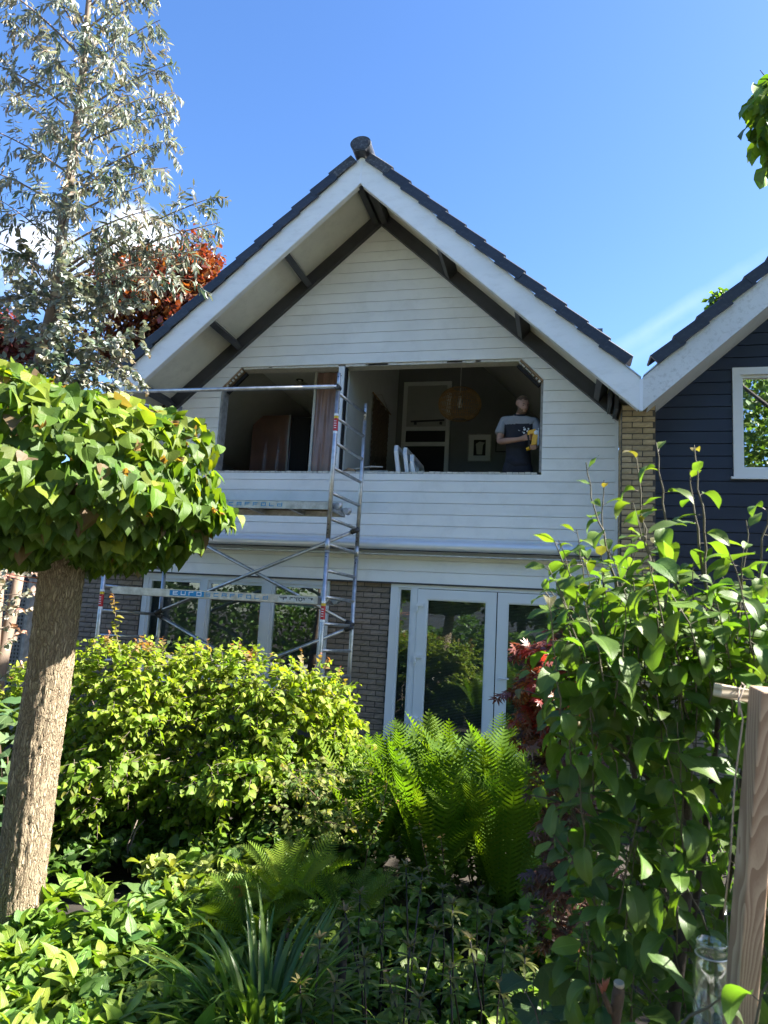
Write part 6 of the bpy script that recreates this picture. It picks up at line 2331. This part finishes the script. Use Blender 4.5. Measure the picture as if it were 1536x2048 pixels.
def shoot(pts, d0, r0=.0045, gap=.026, size=.084, young=.35, name=True):
    """pear shoot through pixel points at depth d0"""
    q = np.array([at(x, y, d0 + (k * dd_)) for k, (x, y, dd_) in enumerate([(p[0], p[1], p[2] if len(p) > 2 else 0) for p in pts])])
    # resample
    seg = np.linalg.norm(np.diff(q, axis=0), axis=1); L = seg.sum(); cum = np.concatenate([[0], np.cumsum(seg)])
    n = max(6, int(L / .03))
    s = np.linspace(0, L, n)
    qq = np.stack([np.interp(s, cum, q[:, k]) for k in range(3)], 1)
    qq[1:-1] += rng.normal(size=(n - 2, 3)) * .0025
    if name:
        MB().tube(qq, list(np.linspace(r0, .0013, n)), 7, caps=False).build('shoot', M_['pear_twig'], pe)
    else:
        ptw.tube(qq, list(np.linspace(r0, .0011, n)), 5, caps=False)
    nl = int(L / gap)
    a = rng.uniform(0, 6)
    for i in range(nl):
        t = (i + .5) / nl
        f = t * (n - 1); k = min(int(f), n - 2)
        p = qq[k] + (qq[k + 1] - qq[k]) * (f - k)
        ax = nrm(qq[k + 1] - qq[k])
        a += 2.4 + rng.normal() * .3
        s_ = nrm(np.cross(ax, [.3, .9, .2])); u_ = np.cross(s_, ax)
        out = s_ * math.cos(a) + u_ * math.sin(a)
        rise = np.interp(t, [0, .75, 1], [-.15, .25, 1.3])
        ld = nrm(out + ax * rise + np.array([0, 0, -.25 * (1 - t)]))
        nn = nrm(ax * .8 + UP * .6 - out * .1 + rng.normal(size=3) * .3)
        sz = size * rng.uniform(.7, 1.15) * np.interp(t, [0, .7, 1], [1, .95, .5])
        pet = sz * rng.uniform(.15, .32)
        c = mixc(P_A if rng.random() < .6 else P_B, P_Y, young * max(0, (t - .35) / .65) + rng.uniform(0, .15))
        if t > .94 and rng.random() < .5: c = (.14, .125, .05)
        b = p + ld * pet
        ptw.tube([p, b], [.0011, .0009], 3, caps=False)
        ld2 = nrm(ld + np.array([0, 0, -.12]) + rng.normal(size=3) * .18)
        PL.add(b, ld2, nn, sz, vary(c, .14))


M_['pear_twig'] = mat('pear_twig', (0.062, 0.056, 0.034), 0.6, var=.3, vscale=30)
# the tall leading shoots
for pts, d, gap in (
        ([(1245, 1420), (1238, 1200), (1190, 1010), (1172, 925)], 1.95, .045), ([(1255, 1330), (1232, 1180), (1205, 1060), (1208, 960)], 2.05, .045),
        ([(1330, 1400), (1305, 1160), (1282, 1000), (1272, 905)], 1.75, .038), ([(1375, 1300), (1345, 1150), (1325, 1000), (1312, 885)], 1.62, .042),
        ([(1440, 1330), (1415, 1180), (1405, 1040), (1388, 890)], 1.62, .044), ([(1425, 1230), (1402, 1120), (1388, 1010), (1380, 940)], 1.68, .046),
        ([(1235, 1330), (1170, 1200), (1125, 1130), (1110, 1085)], 1.85, .045), ([(1260, 1430), (1170, 1290), (1110, 1210), (1088, 1180)], 1.75, .04),
        ([(1500, 1400), (1515, 1200), (1530, 1050), (1545, 960)], 1.55, .045), ([(1470, 1300), (1482, 1180), (1490, 1090), (1492, 1040)], 1.8, .045),
        ([(1290, 1650), (1200, 1620), (1110, 1600), (1060, 1590)], 1.6, .035), ([(1300, 1560), (1230, 1500), (1170, 1450), (1150, 1400)], 1.65, .035),
        ([(1280, 1800), (1190, 1760), (1130, 1700), (1095, 1640)], 1.62, .033), ([(1250, 1500), (1160, 1440), (1080, 1390), (1040, 1380)], 1.9, .035),
        ([(1480, 2200), (1500, 2080), (1520, 2000), (1545, 1950)], 1.12, .03), ([(1290, 2100), (1380, 2040), (1430, 2000), (1450, 1990)], 1.22, .03)):
    shoot(pts, d, .0046, gap)
# the body of the bush
for i in range(285):
    y = rng.uniform(1300, 2140) if rng.random() < .8 else rng.uniform(1230, 1480)
    xl = float(np.interp(y, [1200, 1400, 1600, 1750, 1900, 2140], [1170, 1110, 1130, 1150, 1190, 1110]))
    x = rng.uniform(xl, 1600)
    d = rng.uniform(1.45, 2.25)
    if x > 1420 and y > 1350: d = max(d, 1.5)
    ln = rng.uniform(110, 260) * 1.7 / d
    lx = rng.normal() * 40 - 25
    shoot([(x, y, 0), (x + lx * .5, y - ln * .55, 0), (x + lx, y - ln * .9, 0)], d, .0020, .026, .086, .12 if y > 1500 else .3, False)
# trunk and main limbs
for k_, (pts, w) in enumerate((([(1345, 2500), (1340, 2080), (1362, 1900), (1380, 1720), (1370, 1560), (1330, 1380), (1300, 1250)], 1), ([(1370, 1900), (1400, 1750), (1425, 1560), (1440, 1400), (1430, 1250)], .65), ([(1360, 1880), (1300, 1700), (1262, 1520), (1240, 1350)], .6), ([(1420, 2500), (1410, 2000), (1470, 1700), (1490, 1480)], .6))):
    q = [at(x, y, 1.78 + .05 * k_) for x, y in pts]
    MB().tube(q, list(np.linspace(.019, .006, len(q)) * w), 10, bump=lambda i, k: .06 * math.sin(i * 2.1 + k * 1.9)).build('trunk' if k_ == 0 else 'limb', M_['bark_dark'], pe)
ptw.build('twigs', M_['pear_twig'], pe, 'stuff')
PL.finish(pe, ML['pear'], 300)
# lobed pale leaves at its foot
lo = thing('vine_leaved_plant', 'low plant with broad lobed leaves at the foot of the pear bush', 'plant', at(1100, 2060, 2.0))
VL = Leaves([leaf_tpl('vine', round_w, 6, 2, .12, .4, .03, .16, 1), leaf_tpl('vine', round_w, 6, 2, .2, .6, .03, .16, 2)])
vs = MB()
for i in range(26):
    p = at(rng.uniform(1050, 1260), rng.uniform(1930, 2120), 1.95 + rng.normal() * .12)
    d = nrm(np.array([rng.normal(), -.4 + rng.normal() * .5, .1 + rng.normal() * .3]))
    VL.add(p, d, nrm(UP + rng.normal(size=3) * .35), rng.uniform(.07, .12), vary((.075, .13, .05)))
    vs.tube([p, p + [0, .03, -.2]], [.0018, .002], 4, caps=False)
vs.build('stalks', M_['bark_pale'], lo)
VL.finish(lo, ML['comfrey'], 300)

# small orange seedling in the lime ground cover
os_ = thing('orange_seedling', 'small orange-leaved seedling among the lime-green ground cover', 'plant', at(482, 1860, 3.3))
OL = Leaves([leaf_tpl('seed', lance, 4, 1, .2, .8, 0, 0, 1)])
ob_ = MB(); ob_.tube([at(485, 1880, 3.3), at(482, 1790, 3.3), at(486, 1760, 3.3)], [.003, .0025, .0015], 5); ob_.build('stem', M_['bud_red'], os_)
for i in range(26):
    q = at(483 + rng.normal() * 6, rng.uniform(1758, 1840), 3.3)
    OL.add(q, nrm(np.array([rng.normal(), rng.normal() - .4, -.2 + rng.normal() * .5])), nrm(UP + rng.normal(size=3) * .4), rng.uniform(.04, .07), vary((.34, .13, .05)))
OL.finish(os_, ML['comfrey'], 300)
# dry grass stalk at the bottom
gs = thing('dry_stalk', 'dry pale grass stalk leaning at the bottom below the pear bush', 'stalk', at(1085, 2080, 1.7))
MB().tube([at(1092, 2100, 1.7), at(1070, 2020, 1.7), at(1052, 1985, 1.7)], [.0016, .0022, .0010], 5).build('stalk', M_['bark_pale'], gs)

# lawn between the bed and the houses
GLv = Leaves([leaf_tpl('grass', lance, 2, 1, .2, .6, 0, 0, 1), leaf_tpl('grass', lance, 2, 1, .2, 1.1, 0, 0, 2)])
for i in range(16000):
    if i % 4: p = np.array([rng.uniform(.9, 6.5), rng.uniform(-8.2, -1.0), .0])
    else: p = np.array([rng.uniform(-8.5, -2.6), rng.uniform(-9.0, -5.4), .0])
    GLv.add(p, nrm(np.array([rng.normal() * .5, rng.normal() * .5, 1.0])), nrm(rand_dir()), rng.uniform(.06, .13), vary((.075, .14, .03), .2))
tag(GLv.finish_stuff('grass', ML['blade']), 'short green grass beside the planted bed', 'grass')

# ================================================================== trees further off
def far_tree(name, label, cx, cy, rx_px, ry_px, d, n, size, cols, matl, trunk_x=None, squash=1.0, sub=26, tpl=None):
    c = at(cx, cy, d)
    o = thing(name, label, 'tree', (c[0], c[1], 0))
    sc = d / F_PX
    R = np.array([rx_px * sc, rx_px * sc * .9, ry_px * sc])
    L = Leaves(tpl or [leaf_tpl('far', hedge_w, 2, 1, .2, .3, 0, 0, 1)])
    b = MB()
    b.tube([(c[0], c[1], 0), (c[0] + .1, c[1], c[2] - R[2] * .6), tuple(c + [0, 0, R[2] * .4])], [.16, .12, .03], 8)
    hubs = []
    for i in range(sub):
        v = rand_dir()
        h = c + v * R * rng.uniform(.35, .88)
        hubs.append((h, rng.uniform(.25, .45)))
        b.tube([tuple(c - [0, 0, R[2] * .4]), tuple((c + h) / 2 + [0, 0, .1]), tuple(h)], [.06, .035, .01], 5, caps=False)
    b.build('trunk', M_['bark_dark'], o)
    for i in range(n):
        h, k = hubs[int(rng.integers(0, len(hubs)))]
        v = rand_dir() * rng.random() ** .4
        p = h + v * R * k
        col = cols[int(rng.integers(0, len(cols)))]
        L.add(p, nrm(rand_dir() + np.array([0, 0, -.4])), nrm(rand_dir() * .7 + UP), size * rng.uniform(.6, 1.3), vary(col, .22))
    L.finish(o, matl, 0)
    return o


mt2 = [maple_tpl('far_maple', 3)]
far_tree('copper_maple', 'copper-red maple behind the left slope of the white house roof', 340, 640, 160, 175, 15.5, 15000, .14, [(.13, .040, .018), (.20, .085, .022), (.07, .022, .016), (.15, .032, .022), (.17, .075, .02)], ML['maple'], sub=34)
far_tree('purple_maple', 'dark purple-red maple at the far left edge behind the eucalyptus', -10, 690, 80, 70, 15.0, 4500, .13, [(.11, .03, .025), (.16, .04, .03), (.08, .025, .02)], ML['maple'])
far_tree('roadside_tree', 'green tree whose top shows above the roof of the navy house', 1475, 660, 75, 90, 22, 7000, .20, [(.07, .13, .03), (.10, .16, .03)], ML['dark'])
far_tree('garden_maple', 'yellow-green maple top behind the white roof beside the copper maple', 450, 600, 45, 55, 17, 3000, .13, [(.16, .17, .03), (.22, .13, .03)], ML['hedge'])

# shade tree to the right: its limb reaches into the picture at the upper right
sh = thing('chestnut_tree', 'tree at the right whose leafy limb hangs into the picture at the upper right', 'tree', (5.2, -4.7, 0))
CS = np.array([5.15, -4.5, 4.3])
stp = [leaf_tpl('chestnut', ovate, 5, 1, .3, .8, .02, .05, 1), leaf_tpl('chestnut', ovate, 5, 1, .2, 1.1, .02, .05, 2)]
SLv = Leaves(stp)
b = MB()
b.tube([(5.2, -4.7, 0), (5.15, -4.7, 1.5), (5.1, -4.6, 3.0), (5.1, -4.5, 4.4)], [.16, .13, .11, .05], 12)
b.build('trunk', M_['bark_dark'], sh)
limb = [np.array([5.1, -4.6, 3.2]), np.array([3.9, -3.8, 4.9]), at(1640, 260, 6.0), at(1560, 190, 6.0), at(1520, 140, 6.0)]
MB().tube(limb, [.06, .04, .018, .008, .003], 8).build('limb', M_['bark_dark'], sh)
stw = MB()
for i in range(720):
    v = rand_dir()
    p = CS + v * np.array([1.5, 2.2, 1.25]) * rng.uniform(.55, 1.0)
    spray(SLv, p, v + np.array([0, 0, -.2]), rng.uniform(.25, .45), 12, .15, (.075, .14, .03), (.12, .17, .03), .6, .6, stw, .003, .5, .1, 0, .05, .8)
for i in range(34):
    t = i / 33
    x = 1612 - 55 * t; y = 150 + 150 * rng.random()
    if i % 3 == 0: x, y = 1560 + rng.normal() * 6, rng.uniform(140, 270)
    p = at(x, y, 6.0 + rng.normal() * .1)
    spray(SLv, p, np.array([-.5, rng.normal() * .4, -.3 + rng.normal() * .3]), .26, 6, .21, (.10, .17, .03), (.17, .23, .03), .9, .6, stw, .003, .8, .2, 0, .1, .9)
stw.build('twigs', M_['bark_dark'], sh, 'stuff')
SLv.finish(sh, ML['pear'], 300)

# ================================================================== across the street, behind the viewer: seen only in the panes
ah = thing('street_house', 'dark grey house across the garden, mirrored in the door glass', 'house', (-1.0, -26, 0))
M_['across_wall'] = mat('across_wall', (0.16, 0.18, 0.21), 0.8, var=.15)
b = MB(); b.box(-12, 8, -30, -26, 0, 5.2); b.build('wall', M_['across_wall'], ah)
b = MB(); b.prism([(-9.4, 5.2), (8.4, 5.2), (8.4, 5.35), (-.5, 9.0), (-9.4, 5.35)], -30.3, -25.6); b.build('roof', M_['tile'], ah)
b = MB(); b.box(-2.5, 8, -25.99, -25.9, 2.4, 2.9); b.build('fascia', M_['barge_white'], ah)
for xx in (-7, -3.6, 0.2, 3.6):
    b = MB(); frame_rect(b, xx, xx + 1.8, 3.2, 4.6, .1, -25.99, -25.9); w_ = b.build('window', M_['frame_white'], ah)
    MB().box(xx + .1, xx + 1.7, -25.985, -25.97, 3.3, 4.5).build('pane', M_['black_gap'], w_)
for x_, y_, h_, r_, lab in ((-6.5, -18, 8.0, 2.8, 'leafy tree behind the viewer mirrored in the triple window'), (-1.5, -20, 5.2, 2.0, 'leafy tree behind the viewer mirrored in the glazed door'), (6.8, -15.0, 12, 3.9, 'tall leafy tree behind the viewer mirrored in the navy house window'), (10, -14, 9, 3.2, 'tallest leafy tree behind the viewer to the right'), (-14.5, -17, 10, 3.4, 'leafy tree behind the viewer far to the left'), (-10.5, -15, 8.5, 3.0, 'low leafy tree behind the viewer on the left'), (-17, -19, 9, 3.4, 'broad leafy tree behind the viewer on the far left'), (-22, -17, 9, 3.4, 'outermost leafy tree behind the viewer on the left'), (1.5, -22, 7, 2.6, 'leafy tree behind the viewer close to the dark house')):
    L = Leaves([leaf_tpl('far', hedge_w, 2, 1, .2, .3, 0, 0, 1)])
    o = thing('street_tree', lab, 'tree', (x_, y_, 0))
    MB().tube([(x_, y_, 0), (x_ + .1, y_, h_ * .5), (x_, y_, h_ * .8)], [.2, .15, .05], 8).build('trunk', M_['bark_pale'], o)
    hubs = [np.array([x_, y_, h_ * .62]) + rand_dir() * np.array([r_, r_, h_ * .34]) * rng.uniform(.3, .85) for _ in range(22)]
    for i in range(6500):
        h = hubs[int(rng.integers(0, 22))]
        L.add(h + rand_dir() * rng.random() ** .4 * r_ * .42, rand_dir(), nrm(rand_dir() + UP), rng.uniform(.15, .32), vary((.09, .15, .03), .2))
    L.finish(o, ML['dark'], 0)
hg = Leaves([leaf_tpl('far', hedge_w, 2, 1, .2, .3, 0, 0, 1)])
for i in range(20000):
    a = rng.uniform(-20, 8)
    hg.add(np.array([a, -14.2 + rng.normal() * .4, rng.uniform(.1, (2.5 if a < -5 else 1.5) + .25 * math.sin(a * 1.7) + .15 * math.sin(a * 4))]), rand_dir(), nrm(rand_dir() + UP), rng.uniform(.12, .22), vary((.08, .15, .03), .2))
tag(hg.finish_stuff('hedge', ML['dark']), 'green hedge behind the viewer mirrored low in the door glass', 'hedge')
